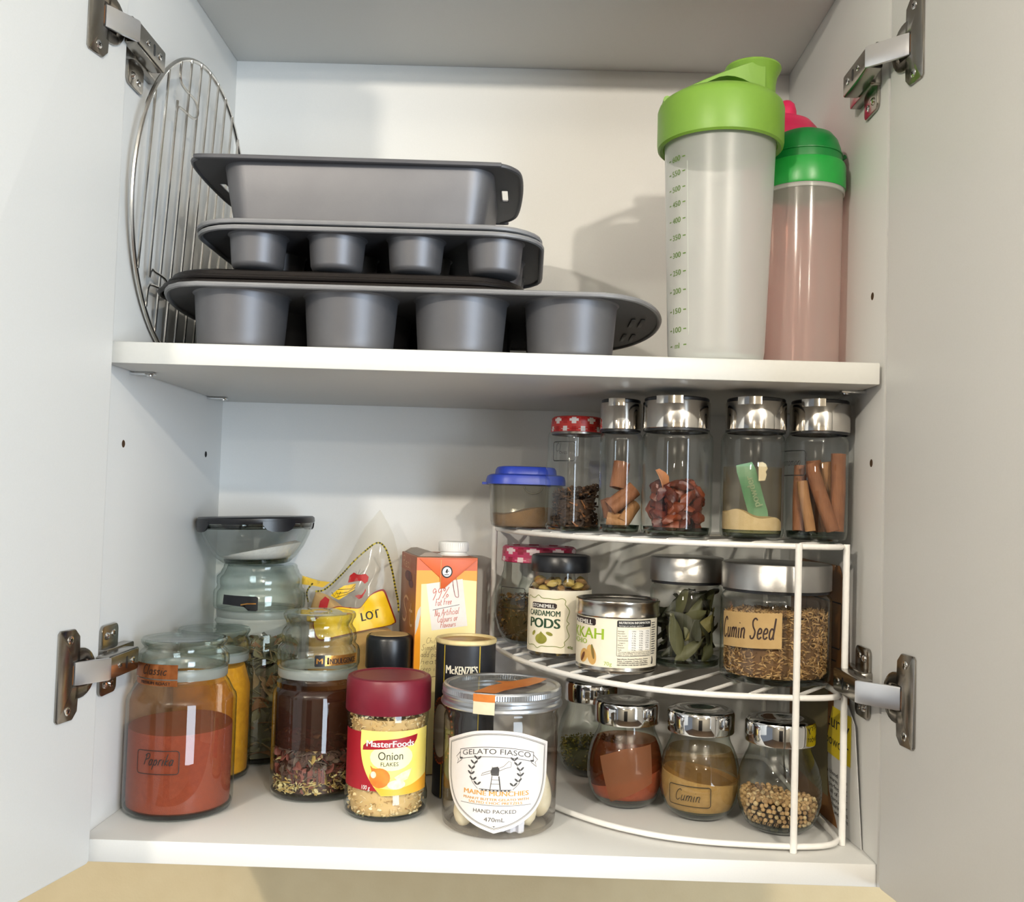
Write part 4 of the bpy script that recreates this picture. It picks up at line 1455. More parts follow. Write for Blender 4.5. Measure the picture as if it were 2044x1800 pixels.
# ------------------------------------------------------------------ stock carton
ct = thing('stock_carton', 'orange and yellow drink carton with white screw cap beside the rack', 'carton', (213.5, 183, 0), rotz=radians(15.4))
CO = pm('carton_orange', 'D8642A', .4, noise=(60, 'CF5A24', .3, 3))
CY = pm('carton_yellow', 'F0A020', .4, noise=(60, 'EC9818', .3, 3))
CC = pm('carton_cream', 'F1E2A8', .4, noise=(40, 'EEDB96', .3, 3))
CB = pm('carton_brown', '9C5A2A', .4, noise=(40, '8A4A20', .4, 5))
CW, CD_, CH = 57, 92, 196.5
G().box((0, 0, .3), (CW, CD_, CH)).build('box', [CB], ct, bevel=.6)
fs_ = plane_surf((0, 0, 0), (1, 0, 0), (0, 0, 1))
p = Flat().rect(.5, 1, CW - .5, CH - .6).build('front_panel', CY, ct, fs_, .15, 0)
Flat().poly([(4, 1), (3, 60), (6, 100), (5, 172), (20, 173), (40, 176.4), (56.3, 175), (56.3, 1)]).build('cream_area', CC, p, fs_, .25, 0)
Flat().rect(.5, 184.5, CW - .5, CH - .6).build('orange_top', CO, p, fs_, .3, 0)
Flat().poly([(.8, 126), (3.4, 134), (5.2, 145), (5, 152), (2.6, 148), (.7, 138)]).build('spoon_print', pm('silver_print', 'C9C6C0', .4, noise=(60, 'BDBAB3', .3, 3)), p, fs_, .3, 0)
fl = Flat().hand('Chilled', 11, 26, 118.5, 5.2, .3).hand('Simply', 7, 22, 112.5, 5.2, .3).hand('add pan', 6.4, 24, 106.4, 5.2, .3).hand('heat', 6.4, 22, 100, 5.2, .3).hand('keep it', 6.4, 22, 93.6, 5.2, .3).line([(10, 87), (22, 89)], .5)
fl.build('small_handwriting', pm('brown_print', '7A5A40', .6, noise=(300, '6A4C34', .3, 2)), p, fs_, .35, 0)
nt_ = Flat().poly([(9.5, 172.2), (43, 177), (48.9, 134.2), (15.9, 130.1)]).build('note_print', WLAB, p, fs_, .45, 0)
fl = Flat().hand('99%', 14.6, 31, 158.2, 9.6, .55, .1, .12).hand('Fat Free', 18.4, 33.6, 152.4, 6, .4, .1, .12)
fl.hand('No Artificial', 18, 40.6, 142.8, 6, .4, .1, .12).hand('Colours or', 20.6, 39.6, 137.4, 6, .4, .1, .1).hand('Flavours', 23.6, 38, 132.6, 5, .4, .1, .1)
fl.build('note_handwriting', pm('red_pen', 'C8523A', .6, noise=(300, 'BC4830', .3, 2)), p, fs_, .6, 0)
Flat().line([(16.2, 148.6), (40.8, 153.6)], .45).build('note_rule', DGREY, p, fs_, .6, 0)
Flat().line([(p_.x, p_.y) for p_ in smooth_path([(34, 172, 0), (36.4, 162, 0), (38.4, 160.4, 0), (39.6, 162, 0), (37.4, 176, 0), (35.4, 178, 0), (33.8, 176, 0), (35.4, 165, 0)], 4)], .6).build('paperclip_print', pm('clip_print', 'A0605A', .4, noise=(90, '94544E', .3, 2)), p, fs_, .7, 0)
# folded triangular flap
g = G()
fl_ = [(2.4, CH - 1.4), (CW - .8, CH - 1.4), (26, 168.4), (22.6, 168), (21.8, 178)]
g.loft([[(x, -.3, z) for x, z in fl_], [(x, -1.5, z) for x, z in fl_]])
fp = g.build('folded_flap', CO, ct, bevel=.3)
fs2 = plane_surf((0, -1.5, 0), (1, 0, 0), (0, 0, 1))
Flat().line([(22.4, CH - 2), (22.3, 169)], .5).build('flap_seam', pm('seam_line', 'C9A05A', .5, noise=(90, 'BD9450', .3, 2)), fp, fs2, .1, 0)
Flat().ell(28, 183.4, 5.2, 5.6).build('seal_black', INK, fp, fs2, .1, 0)
Flat().ell(28, 183.4, 4.1, 4.4).build('seal_white', WPR, fp, fs2, .2, 0)
Flat().poly([(26, 182), (27.7, 186), (28.8, 186), (28.5, 182.2), (27.4, 182.2), (27.2, 183.4)]).line([(25.6, 180.8), (30, 180.8)], .6).ell(29.4, 184, .5, .5).build('seal_mark', INK, fp, fs2, .3, 0)
# left side print
fs3 = plane_surf((0, CD_, 0), (0, -1, 0), (0, 0, 1))
sp_ = Flat().rect(.6, CH - 16, CD_ - .6, CH - .6).build('side_band', pm('carton_rust', 'A8502A', .4, noise=(40, '984422', .4, 5)), ct, fs3, .15, 0)
Flat().hand('St', 14, 84, 132, 24, 2.4).hand('Real', 10, 60, CH - 13, 10, 1.0).build('side_lettering', pm('side_print', 'D9B08A', .5, noise=(90, 'CDA37C', .3, 2)), sp_, fs3, .3, 0)
Flat().ell(48, 176, 22, 5).ell(64, 170, 14, 4).build('side_picture', pm('dark_picture', '2E2A33', .5, noise=(90, '7A2A38', .4, 4)), sp_, fs3, .3, 0)
# top: spout and cap, folded seam
g = G()
g.loft([[(x, 2, CH + z) for x, z in ((2, .3), (24, .3), (24, 1.6), (14, 4.4), (8, 4))], [(x, 88, CH + z) for x, z in ((2, .3), (24, .3), (24, 1.6), (14, 4.4), (8, 4))]])
g.build('top_seam', pm('carton_grey', '8C7A66', .45, noise=(40, '7C6A58', .3, 3)), ct)
CAPW = pm('white_cap_plastic', 'EFEFEB', .35, noise=(90, 'E6E6E2', .3, 2))
kn = 40
g = G()
zc0 = CH + 4
lo = []
for z, dr in ((zc0, 0), (zc0 + .6, 1), (zc0 + 8, 1), (zc0 + 9, -.6)):
    lo.append([((14 + (.35 if k % 2 else 0) * (dr > 0) + min(dr, 0)) * cos(pi * k / kn) + 40.5, (14 + (.35 if k % 2 else 0) * (dr > 0) + min(dr, 0)) * sin(pi * k / kn) + 34, z) for k in range(kn * 2)])
g.loft(lo)
cp = g.build('screw_cap', CAPW, ct, ang=25)
G().lathe([(15, CH + .2), (15, CH + 1.2), (12.6, CH + 1.6), (12.4, CH + 4.4)], 40, c=(40.5, 34)).build('spout', CAPW, ct)

# ------------------------------------------------------------------ clear bag behind the jars
bag = thing('plastic_bag', 'clear plastic food bag with yellow label and red rooster print, at back', 'bag', (0, 0, 0))
FILM = glass('bag_film', 'FAF9F6', 'D6D3CA', 2.2, 1.25, 1, .08, .10, 'F0EEE8')
FILMY = pm('yellow_bag_print', 'E4BE3E', .35, noise=(40, 'E0B850', .4, 3))
OUT = [(103, .5), (102, 40), (102, 100), (102, 146), (97, 160), (95, 172), (101, 170.4), (112, 167.2), (125.5, 166.6), (134, 179), (143, 194), (154.4, 219.7), (168.4, 238.4), (175.4, 227.6), (183, 214), (189, 191), (190.5, 166), (192, 120), (192, 60), (191, .5)]
oc = (135, 110)
def bagY(x, z, front):
    # pillow: fat low down, flat at the edges and the top
    n = len(OUT)
    d = 1e9
    for i in range(n):
        ax, ay = OUT[i]
        bx, by = OUT[(i + 1) % n]
        t = max(0, min(1, ((x - ax) * (bx - ax) + (z - ay) * (by - ay)) / max(1e-6, (bx - ax) ** 2 + (by - ay) ** 2)))
        if i == n - 1:
            continue
        d = min(d, sqrt((x - ax - t * (bx - ax)) ** 2 + (z - ay - t * (by - ay)) ** 2))
    th = 27 * (1 - math.exp(-d / 16)) * (1 - .55 * min(1, z / 240)) + .4
    y = 240 - th if front else 240 + th * .8
    y += .9 * sin(x * .21 + z * .13) + .8 * sin(x * .09 - z * .23)
    return y + .12 * z * .3
def bag_surf(x, z, o):
    return (x, bagY(x, z, True) - o, z)
oo = by_angle(OUT, oc, 72)
for front, nm in ((True, 'front_film'), (False, 'back_film')):
    g = G()
    g.loft([[(oc[0] + (x - oc[0]) * k, bagY(oc[0] + (x - oc[0]) * k, oc[1] + (z - oc[1]) * k, front), oc[1] + (z - oc[1]) * k) for x, z in oo] for k in (1, .97, .9, .8, .65, .5, .3, .1)], False, True)
    g.build(nm, FILM, bag, ang=70)
Flat().poly([(95.4, 171.6), (101, 170), (112.4, 166.7), (124, 166), (117.5, 161), (105.1, 163), (96.4, 163)]).build('yellow_edge_print', FILMY, bag, bag_surf, .3, 4)
DOTB = pm('dotted_line_print', '4A4410', .5, noise=(300, '3C380C', .3, 3))
DOTY = pm('dotted_line_yellow', 'B5A52A', .5, noise=(300, 'A99A22', .3, 3))
for nm, pth in (('dotted_line', [(111.3, 157.4), (120, 159.5), (134.1, 173), (144.7, 185), (155.3, 195.6), (168.5, 205.5), (175.6, 201.7), (181.2, 189), (186, 169.5), (189.6, 151.6), (191, 140)]), ('dotted_line', [(103, 146), (102.4, 155.9), (107, 164)])):
    P = [(p.x, p.y) for p in smooth_path([(a, b, 0) for a, b in pth], 6)]
    dl = Flat().line(P, 1.5).build(nm, DOTY, bag, bag_surf, .35, 4)
    fl = Flat()
    acc, last = 0, P[0]
    for p in P[1:]:
        seg = sqrt((p[0] - last[0]) ** 2 + (p[1] - last[1]) ** 2)
        acc += seg
        if acc > 2.6:
            fl.ell(p[0], p[1], .95, .95, 0, 8)
            acc = 0
        last = p
    fl.build('dots', DOTB, dl, bag_surf, .6, 0)
REDP = pm('red_bag_print', 'B3181C', .45, noise=(90, '9A1014', .4, 4))
YLP = pm('yellow_bag_label', 'EBC21C', .4, noise=(60, 'E6BA14', .3, 3))
L2 = [(110, 128), (120.9, 136.3), (128, 142.3), (136.6, 144.7), (147.6, 144), (155.7, 144.2), (160.6, 149.8), (166.2, 157.3), (174.8, 161.5), (178.5, 159.8), (182.6, 149), (189, 131.8), (187.7, 128.9), (182.6, 126.9), (158, 122), (135, 116), (116, 112)]
lab = Flat().poly([(p.x, p.y) for p in smooth_path([(a, b, 0) for a, b in L2], 4, True)]).build('label_outline', pm('red_brown_print', '8C1F10', .45, noise=(90, '7A180C', .3, 3)), bag, bag_surf, .5, 4)
c2 = (150, 132)
Flat().poly([((p.x - c2[0]) * .972 + c2[0], (p.y - c2[1]) * .94 + c2[1]) for p in smooth_path([(a, b, 0) for a, b in L2], 4, True)]).build('label_yellow', YLP, lab, bag_surf, .8, 4)
Flat().poly([(103.2, 128), (102.8, 134.2), (102.8, 138.6), (103.8, 141.2), (107.5, 140.2), (112.9, 135.3), (114, 128)]).build('label_corner_outline', pm('red_brown_print', '8C1F10'), bag, bag_surf, .5, 4)
Flat().poly([(102.2, 128), (102.2, 134.2), (102.6, 138), (104.2, 139.9), (107, 139), (111.6, 134.6), (112.6, 128)]).build('label_corner', YLP, bag, bag_surf, .8, 4)
fl = Flat().text('LOT', 158.6, 175.4, 131.4, 8.2, .009).rot(radians(14), 158.6, 131.4)
fl.build('lettering', INK, lab, bag_surf, 1.1, 4)
comb = [(142.4, 166.7), (143.6, 173.3), (147.9, 176.7), (151.6, 175), (155.3, 175.1), (159.7, 176), (162.7, 173.2), (162.1, 168.8), (159.3, 166.5), (156.2, 169.3), (151.1, 168.5), (146.8, 167.6)]
rp = Flat().poly(comb).poly([(150.2, 154.6), (153.8, 156.2), (156.7, 155.9), (159.5, 159.3), (160.2, 162.2), (161, 160), (157.5, 153.4), (154.7, 151.8)])
rp.poly([(114.9, 138.3), (116.7, 148.5), (121, 153), (125.5, 150.2), (124.3, 142.2), (119.4, 136.2)])
rp.build('rooster_print', REDP, bag, bag_surf, .5, 4)
Flat().poly([(131.7, 159.1), (138.9, 163.7), (150.5, 166.3), (149.2, 160.4), (144.3, 156.6), (135, 150.5), (130.5, 151.8), (126, 154)]).build('beak_print', YLP, bag, bag_surf, .5, 4)
fl = Flat()
for d in (0, 3, 6):
    fl.line([(131 + d * .3, 152 + d * 1.3), (140 + d, 155 + d), (150, 160 + d * .9)], .45)
for x, y in ((150, 178), (154, 180), (158, 179)):
    fl.line([(152 + (x - 154) * .4, 174.5), (x, y)], .3)
fl.line([(127, 157), (130, 153), (132, 158), (134, 153), (136, 158)], .5)
fl.build('black_outline_print', INK, bag, bag_surf, .9, 4)
# pasta-coloured contents seen through the film
NOOD = pm('pale_bag_contents', 'D9B36A', .7, noise=(60, 'C99A4E', .4, 5), bump=(120, .5))
cin = G()
oi = by_angle([(106, 3), (105, 146), (106, 156), (112, 158), (124, 152), (140, 140), (160, 128), (180, 125), (188, 118), (188, 3)], (132, 75), 48)
for front in (True, False):
    cin.loft([[(132 + (x - 132) * k, (bagY(132 + (x - 132) * k, 75 + (z - 75) * k, front) + (4 if front else -4)) if k < .99 else 240 + .036 * z, 75 + (z - 75) * k) for x, z in oi] for k in (1, .96, .8, .5, .15)], False, True)
o = cin.build('bag_contents', NOOD)
tag(o, 'golden food inside the clear bag with the yellow label', 'food', kind='stuff')

# ------------------------------------------------------------------ top tier of the rack
BLUE = pm('blue_lid_plastic', '2B44B0', .38, noise=(120, '263DA4', .3, 3))
CLOUDY = glass('cloudy_plastic', 'DAD8CE', '77776C', 1.5, 1.4, 1, .12, .16, 'CFCBBE')
t = thing('plastic_tub', 'small clear plastic tub with blue snap lid at back of rack top', 'tub', (310, 186, T1), rotz=.1)
G().lathe([(0, .8), (27, .4), (29.5, 2), (30.5, 6), (32.6, 38), (33.4, 40), (33.6, 42)], 64, sq=3.4).build('body', CLOUDY, t)
g = G().lathe([(34.2, 38.6), (35.6, 39), (35.4, 43.4), (34.4, 46.6), (32, 47.8), (27.6, 48.2), (27, 52.6), (25.6, 54.6), (22, 55.2), (0, 55.2)], 64, sq=3.4)
g.loft([[(x, y, z) for x, y in [(-34, -7), (-39.4, -5), (-39.4, 5), (-34, 7)]] for z in (38.4, 40.6)])
g.build('lid', BLUE, t)
g = G()
g.tube([(8 * cos(a) + 4, -33.4, 37 + 6 * sin(a)) for a in [pi + pi * k / 10 for k in range(11)]], .6, 6)
g.build('thumb_tab', CLOUDY, t)
w_ = wob(21, 3, .14)
g = heap([(26, 1.4), (28.6, 4), (30, 26)], lambda x, y: 14 + .06 * x + w_(x, y) + 5 * math.exp(-((x - 4) ** 2 + y * y) / 260), seg=48)
o = tag(g.build('curry_spice', GINP), 'golden brown spice powder heaped in the blue lidded tub', 'spice', kind='stuff', loc=(310, 186, T1))

GING = [pm('gingham_white', 'EFE6E2', .4, noise=(300, 'E4DAD6', .3, 2)), pm('gingham_red', 'D23A34', .4, noise=(300, 'C4322C', .3, 2)), pm('gingham_deep_red', 'B8201F', .4, noise=(300, 'A91A1A', .3, 2))]
GINP2 = [pm('gingham_pale', 'E2CFD2', .4, noise=(300, 'D8C4C7', .3, 2)), pm('gingham_pink', 'C23A66', .4, noise=(300, 'B4325C', .3, 2)), pm('gingham_crimson', '9E1C3E', .4, noise=(300, '901636', .3, 2))]


def gingham_lid(r, z0, h, mats, t, sq=None):
    def fm(j, k):
        a, b = (k // 3 + (j // 2)) % 2, (j // 2) % 2
        return 2 if (a and b) else (1 if (a or b) else 0)
    pf = [(r - .6, z0), (r + .3, z0 + .6), (r + .3, z0 + 2.2)]
    for i in range(5):
        pf.append((r, z0 + 2.6 + (h - 5) * i / 4))
    pf += [(r - .8, z0 + h - 1.2), (r - 2.4, z0 + h), (r - 6, z0 + h), (r - 6.8, z0 + h - .8), (r - 14, z0 + h - .8), (r - 20, z0 + h - .8), (0, z0 + h - .8)]
    def f2(j, k):
        a, b = ((k + j) // 4) % 2, ((k - j + 60) // 4) % 2
        return a + b
    return G().lathe(pf, 72, fmi=f2, sq=sq).build('gingham_lid', mats, t)


def facet(prof, seg, sq):
    return G().lathe(prof, seg, sq=sq, yaw=.5)


t = thing('clove_jar', 'faceted clear jar of cloves with red gingham lid on rack top', 'jar', (353.2, 130, T1))
CJ = [(16, .4), (20, 1.2), (21.6, 4), (21.9, 9), (21.9, 56), (21.2, 60), (20.8, 70), (20.8, 82), (20.2, 84)]
G().lathe(CJ, 8 * 6, sq=4.5, yaw=.5).build('body', GLASS, t)
G().lathe([(0, 2.6), (18, 2.8), (21, 4.4), (18, 1), (0, 1)], 48, sq=4.5, yaw=.5).build('base', BASEG, t)
G().lathe([(21.2, 81.6), (21.8, 82), (21.8, 84), (21, 84.4)], 56).build('lid_skirt', pm('tinplate', '8C8782', .3, .9, noise=(90, '7E7974', .3, 3)), t)
gingham_lid(22.2, 83.6, 13.4, GING, t)
f0 = facing(353.2, 130)
Flat().line(rrect(-23, 59, -1.2, 75, 2, 3), .8, True).hand('Cl', -20, -14, 67, 7, .35).text('OVES', -15.5, -8, 64.6, 2.4, .0).build('label', INK, t, cyl_surf(22.3, f0, 0), .2, 2)
w_ = wob(23, 4, .2)
core = heap([(15, 2), (16.5, 30)], lambda x, y: 26 + .25 * x + w_(x, y)).build('cloves', CLOVE[0])
def clove_v():
    L = random.uniform(7, 10)
    v = []
    for x, r in ((-L / 2, .5), (L * .25, .8), (L * .34, 1.7), (L / 2, .9)):
        v += [(x, r, 0), (x, 0, r), (x, -r, 0), (x, 0, -r)]
    f = [(0, 1, 2, 3), (15, 14, 13, 12)] + [(i * 4 + k, i * 4 + (k + 1) % 4, i * 4 + 4 + (k + 1) % 4, i * 4 + 4 + k) for i in range(3) for k in range(4)]
    return v, f
b = scatter(420, [(20, 2), (20.3, 30)], lambda x, y: 33 + .28 * x + w_(x, y), clove_v, 4, .72, 1, .35, (5, 4, 2, .7))
b.build('clove_pieces', CLOVE, core, rec=False, kind='stuff')
tag(core, 'dark whole cloves half filling the red gingham lidded jar', 'cloves', kind='stuff', loc=(353.2, 130, T1))

CAPCH = pm('bright_chrome_cap', 'E2DFDA', .1, 1.0, noise=(50, 'CFC9C0', .35, 5), bump=(60, .03))


def cap_jar(label, cx, cy, r, dx, group='chrome capped jars on the rack top'):
    t = thing('spice_jar', label, 'jar', (cx, cy, T1), group)
    t['group'] = group
    P = [(r - 5, .4), (r - 1.4, 1.6), (r - .2, 5), (r, 9), (r, 76), (r - .6, 79.5), (r - 2.6, 82), (r - 3, 85)]
    G().lathe(P, 56).build('body', GLASS, t)
    G().lathe([(0, 4.4), (r - 5, 4.4), (r - 1.8, 7.4), (r - 2.6, 2.4), (r - 5.4, .8), (0, 1)], 48).build('base', BASEG, t)
    rc = r * .955
    c = (dx, 0)
    G().lathe([(rc - 1.6, 82.4), (rc - .4, 82.8), (rc - .4, 85)], 56, c=c).build('seal', BLACK, t)
    cap = G().lathe([(rc - .6, 84.4), (rc + .1, 85), (rc, 105.4), (rc - .5, 106.4), (rc - 1.3, 106.4), (rc - 1.3, 104)], 64, c=c).build('cap', CAPCH, t)
    G().lathe([(rc - 1.3, 104), (rc - 1.0, 108.6), (rc - 1.8, 109.4), (0, 109.2)], 56, c=c).build('sifter_top', BLACK, cap)
    f0 = facing(cx, cy)
    G().lathe([(rc + .3, 103.5), (rc + .3, 109.4), (rc - .4, 110), (rc - 1.2, 109.6), (rc - 1.2, 103.5), (rc + .3, 103.5)], 20, c=c, a0=f0 - pi / 2 - .62, a1=f0 - pi / 2 + .18).build('pour_flap', CAPCH, cap)
    return t, [(r - 2.6, 5), (r - 2.2, 9), (r - 2.2, 76)]


CINN = [pm('cinnamon_bark', '8C5A38', .75, noise=(90, '70442A', .4, 5), bump=(260, .5), aniso=(3, 3, .3)), pm('cinnamon_bark_pale', 'A4784C', .75, noise=(90, '8A603A', .4, 5), bump=(260, .5), aniso=(3, 3, .3))]


def cinnamon(p, q, r, lab, group, mi=0, open_=.5):
    """quill: sheet of bark rolled in from both sides"""
    p, q = Vector(p), Vector(q)
    ax = (q - p).normalized()
    a = ax.orthogonal().normalized()
    b = ax.cross(a)
    sec = []
    for s_ in (1, -1):
        pts = []
        for k in range(15):
            u = k / 14
            th = s_ * (.1 + u * 4.2)
            rr_ = r * (.56 * (1 - .55 * u))
            pts.append((s_ * r * .46 * 0 + s_ * r * .44 + rr_ * cos(th - s_ * pi / 2) * 1.0, rr_ * sin(th - s_ * pi / 2) * s_))
        sec.append(pts)
    g = G()
    # outer hull: bean-shaped closed section with two rolled ends
    out = []
    for k in range(28):
        t_ = 2 * pi * k / 28
        rad = r * (1 - .28 * math.exp(-((sin(t_ / 2 - pi / 4)) ** 2) * 22))
        out.append((rad * cos(t_), rad * .84 * sin(t_)))
    inn = [(x * .72, y * .68) for x, y in out]
    lo = []
    n = 7
    for k in range(n):
        u = k / (n - 1)
        c = p + (q - p) * u + a * (.25 * sin(u * 5 + p.x)) + b * (.2 * sin(u * 7 + p.y))
        lo.append([c + a * x + b * y for x, y in out])
    e0, e1 = p + ax * 2.2, q - ax * 2.2
    loops = [[e0 + a * x + b * y for x, y in inn], [p + a * x + b * y for x, y in inn]] + lo + [[q + a * x + b * y for x, y in inn], [e1 + a * x + b * y for x, y in inn]]
    g.loft(loops, True, True)
    o = g.build('cinnamon_stick', CINN[mi], ang=50)
    tag(o, lab, 'cinnamon stick', group)
    return o


def at_jar(cx, cy, dx, dy, z):
    return (cx + dx, cy + dy, T1 + z)


t, pr = cap_jar('narrow chrome capped glass jar holding broken cinnamon quills', 388.3, 95, 17.8, -1.2)
J = (388.3, 95)
GR = 'broken cinnamon pieces in the narrow jar'
cinnamon(at_jar(*J, -3, -6, 37), at_jar(*J, .5, -3, 58), 7.4, 'cinnamon piece standing upright at the top of the narrow jar pile', GR, 0)
cinnamon(at_jar(*J, -9, -8.6, 21), at_jar(*J, 11, -6, 37), 7.1, 'thick cinnamon piece lying diagonally across the narrow jar', GR, 0)
cinnamon(at_jar(*J, -11, 0, 28), at_jar(*J, -8, 3, 14), 5.7, 'short cinnamon piece at the left wall of the narrow jar', GR, 0)
cinnamon(at_jar(*J, -11, -6, 12), at_jar(*J, 5, -8, 10), 6.5, 'cinnamon piece lying flat at the bottom of the narrow jar', GR, 1)
cinnamon(at_jar(*J, 1, -10, 9), at_jar(*J, 12, 0, 24), 5.7, 'cinnamon piece leaning to the right wall low in the narrow jar', GR, 1)
cinnamon(at_jar(*J, -8, 8, 9), at_jar(*J, 9, 9, 20), 6.5, 'cinnamon piece hidden at the back of the narrow jar', GR, 0)

t, pr = cap_jar('widest chrome capped glass jar half full of dried red chillies', 430.8, 72, 27.9, -1.4)
GR = 'dried red chillies in the widest jar'
rr2 = random.Random(4)
spots = []
for k in range(58):
    lay = k // 9
    a = rr2.uniform(0, 2 * pi) if k > 44 else (k % 9) / 9 * 2 * pi + .35 * lay + rr2.uniform(-.4, .4)
    R_ = rr2.uniform(14, 19) if k <= 44 else rr2.uniform(0, 12)
    z = 8.6 + lay * 7.2 + rr2.uniform(-2.4, 2.4) - (4 if cos(a) > .3 and lay > 3 else 0)
    if k > 44:
        z = 10 + rr2.uniform(0, 28)
    spots.append((R_ * cos(a), R_ * sin(a), z, a))
WORD = ['front left', 'front', 'front right', 'back']
CHLM = None
for k, (x, y, z, a) in enumerate(spots):
    g = G()
    n = 10
    L = rr2.uniform(14, 20)
    wd = rr2.uniform(4.6, 6.4)
    lo = []
    for i in range(8):
        u = i / 7
        r_ = wd * (sin(pi * (.08 + .86 * u)) ** .7)
        lo.append([(L * (u - .5), r_ * cos(2 * pi * q / n) * (1 + .28 * sin(3 * u * 3 + q)), r_ * .62 * sin(2 * pi * q / n) * (1 + .25 * sin(q * 2.3 + u * 7)) + 1.6 * sin(pi * u)) for q in range(n)])
    g.loft(lo)
    M = Matrix.Rotation(a + pi / 2 + rr2.uniform(-.9, .9), 3, 'Z') @ Matrix.Rotation(rr2.uniform(-1.2, 1.2), 3, 'Y') @ Matrix.Rotation(rr2.uniform(-1.5, 1.5), 3, 'X')
    g.xf(lambda p: M @ p + Vector((x, y, z)))
    g.v = [((px_ * min(1, 25.2 / max(.1, sqrt(px_ * px_ + py_ * py_)))), (py_ * min(1, 25.2 / max(.1, sqrt(px_ * px_ + py_ * py_)))), max(pz_, 4.6)) for px_, py_, pz_ in g.v]
    o = g.build('dried_chilli', pm('dried_chilli_skin', '6A2A18', .4, noise=(70, '3E1810', .45, 5), bump=(90, .5)) if k % 3 else pm('dried_chilli_skin_light', '864022', .42, noise=(70, '5E2614', .45, 5), bump=(90, .5)))
    tag(o, 'wrinkled dark red dried chilli piled in the widest chrome capped jar', 'chilli', GR, loc=(430.8, 72, T1))
g = G()
g.add(*curl_v(17, 15, .6))
M = Matrix.Rotation(1.2, 3, 'Y') @ Matrix.Rotation(.6, 3, 'X')
g.xf(lambda p: M @ p + Vector((-15, -9, 44)))
o = g.build('onion_skin', pm('papery_skin', 'C98A5A', .6, noise=(60, 'B8754A', .4, 4)))
tag(o, 'pale papery chilli skin on top of the pile in the widest jar', 'chilli skin', loc=(430.8, 72, T1))

t, pr = cap_jar('chrome capped glass jar with pale powder, green sachet and paper bit', 487.8, 60, 24.6, 2.0)
w_ = wob(31, 3, .17)
o = heap(pr, lambda x, y: 17 - .18 * x + w_(x, y) + 6 * math.exp(-((x + 12) ** 2 + (y + 14) ** 2) / 90)).build('ginger', TANP)
tag(o, 'pale tan powder at the bottom of the jar with the sachet', 'spice', kind='stuff', loc=(487.8, 60, T1))
G().lathe([(r_ - .1, z) for r_, z in ((22.3, 14), (22.3, 56))], 48).build('powder_film', glass('tan_film', 'F6F2EA', 'E2D8C4', 2, 1.0001, 0, 0, .055, 'D3C29E'), t)
GRS = pm('green_foil_sachet', '6A9C80', .4, noise=(60, '4E8E68', .4, 4), bump=(80, .4))
sa = math.radians(14)
g = G()
lo = []
for k in range(9):
    u = k / 8
    z = 16 + 42 * u
    x = 3.5 - 13.5 * u
    wd = 6.0 + (1.2 if 0 < k < 8 else 0)
    bul = .3 + 1.7 * sin(pi * u)
    y = -15 + 1.4 * sin(u * 6)
    lo.append([(x - wd, y, z - 1.5), (x - wd * .4, y - bul, z - .5), (x + wd * .4, y - bul, z + .6), (x + wd, y, z + 1.5), (x + wd * .4, y + bul * .5, z + .6), (x - wd * .4, y + bul * .5, z - .5)])
g.loft(lo)
o = g.build('seasoning_sachet', GRS)
tag(o, 'narrow green foil sachet leaning inside a chrome capped jar', 'sachet', loc=(487.8, 60, T1))
sfs = plane_surf((2.6, -17.6, 20), (-.31, -.02, .95), (-.95, 0, -.31))
Flat().text('powder', 6, 30, -2.0, 6.0, .008).build('lettering', pm('pale_green_print', 'B7D2B4', .5, noise=(300, 'ADC8AA', .3, 2)), o, sfs, .2, 0)
g = G()
g.loft([[(x, y, z) for x, z in ((.2, 45), (0, 59), (3, 59.6), (5.6, 58), (7, 54.6), (5.4, 52), (6.4, 50), (5, 45.4))] for y in (-20.4, -20.0)])
o = g.build('paper_bit', pm('off_white_paper', 'E4DCC4', .8, noise=(60, 'DAD0B6', .3, 4)))
tag(o, 'torn off white paper bit stuck above the green sachet', 'paper', loc=(487.8, 60, T1))

t, pr = cap_jar('rightmost chrome capped glass jar holding long cinnamon sticks', 538.2, 62, 24.1, 2.2)
f0 = facing(538.2, 62)
Flat().line(rrect(-34.2, 50.4, -8, 69.4, 2, 3), .8, True).hand('innamon', -33, -12, 58, 7, .4, .2).build('label', INK, t, cyl_surf(24.1, f0, 0), .2, 2)
J = (538.2, 62)
GR = 'long cinnamon sticks in the rightmost jar'
cinnamon(at_jar(*J, 13.5, -10, 8), at_jar(*J, 14.6, -9, 68), 6.5, 'cinnamon stick standing upright at the right wall of its jar', GR, 0)
cinnamon(at_jar(*J, 9.5, -13.5, 8.6), at_jar(*J, -8.5, -12, 60), 6.2, 'cinnamon stick slanting across the front of its jar', GR, 0)
cinnamon(at_jar(*J, -8, -15, 7.6), at_jar(*J, -14, -10.6, 46), 4.8, 'pale cinnamon stick, shorter one at the front left of its jar', GR, 1)
cinnamon(at_jar(*J, -15, -7, 7.2), at_jar(*J, -12, 2, 58), 5.7, 'dark cinnamon stick at the left wall of its jar', GR, 0)
cinnamon(at_jar(*J, 6, 6, 7.2), at_jar(*J, -1, 6, 63), 6.8, 'cinnamon stick at the back middle of the rightmost jar', GR, 0)
cinnamon(at_jar(*J, 14, 4, 8), at_jar(*J, 8.6, 0, 62), 6.0, 'cinnamon stick leaning behind the upright one at the right', GR, 1)

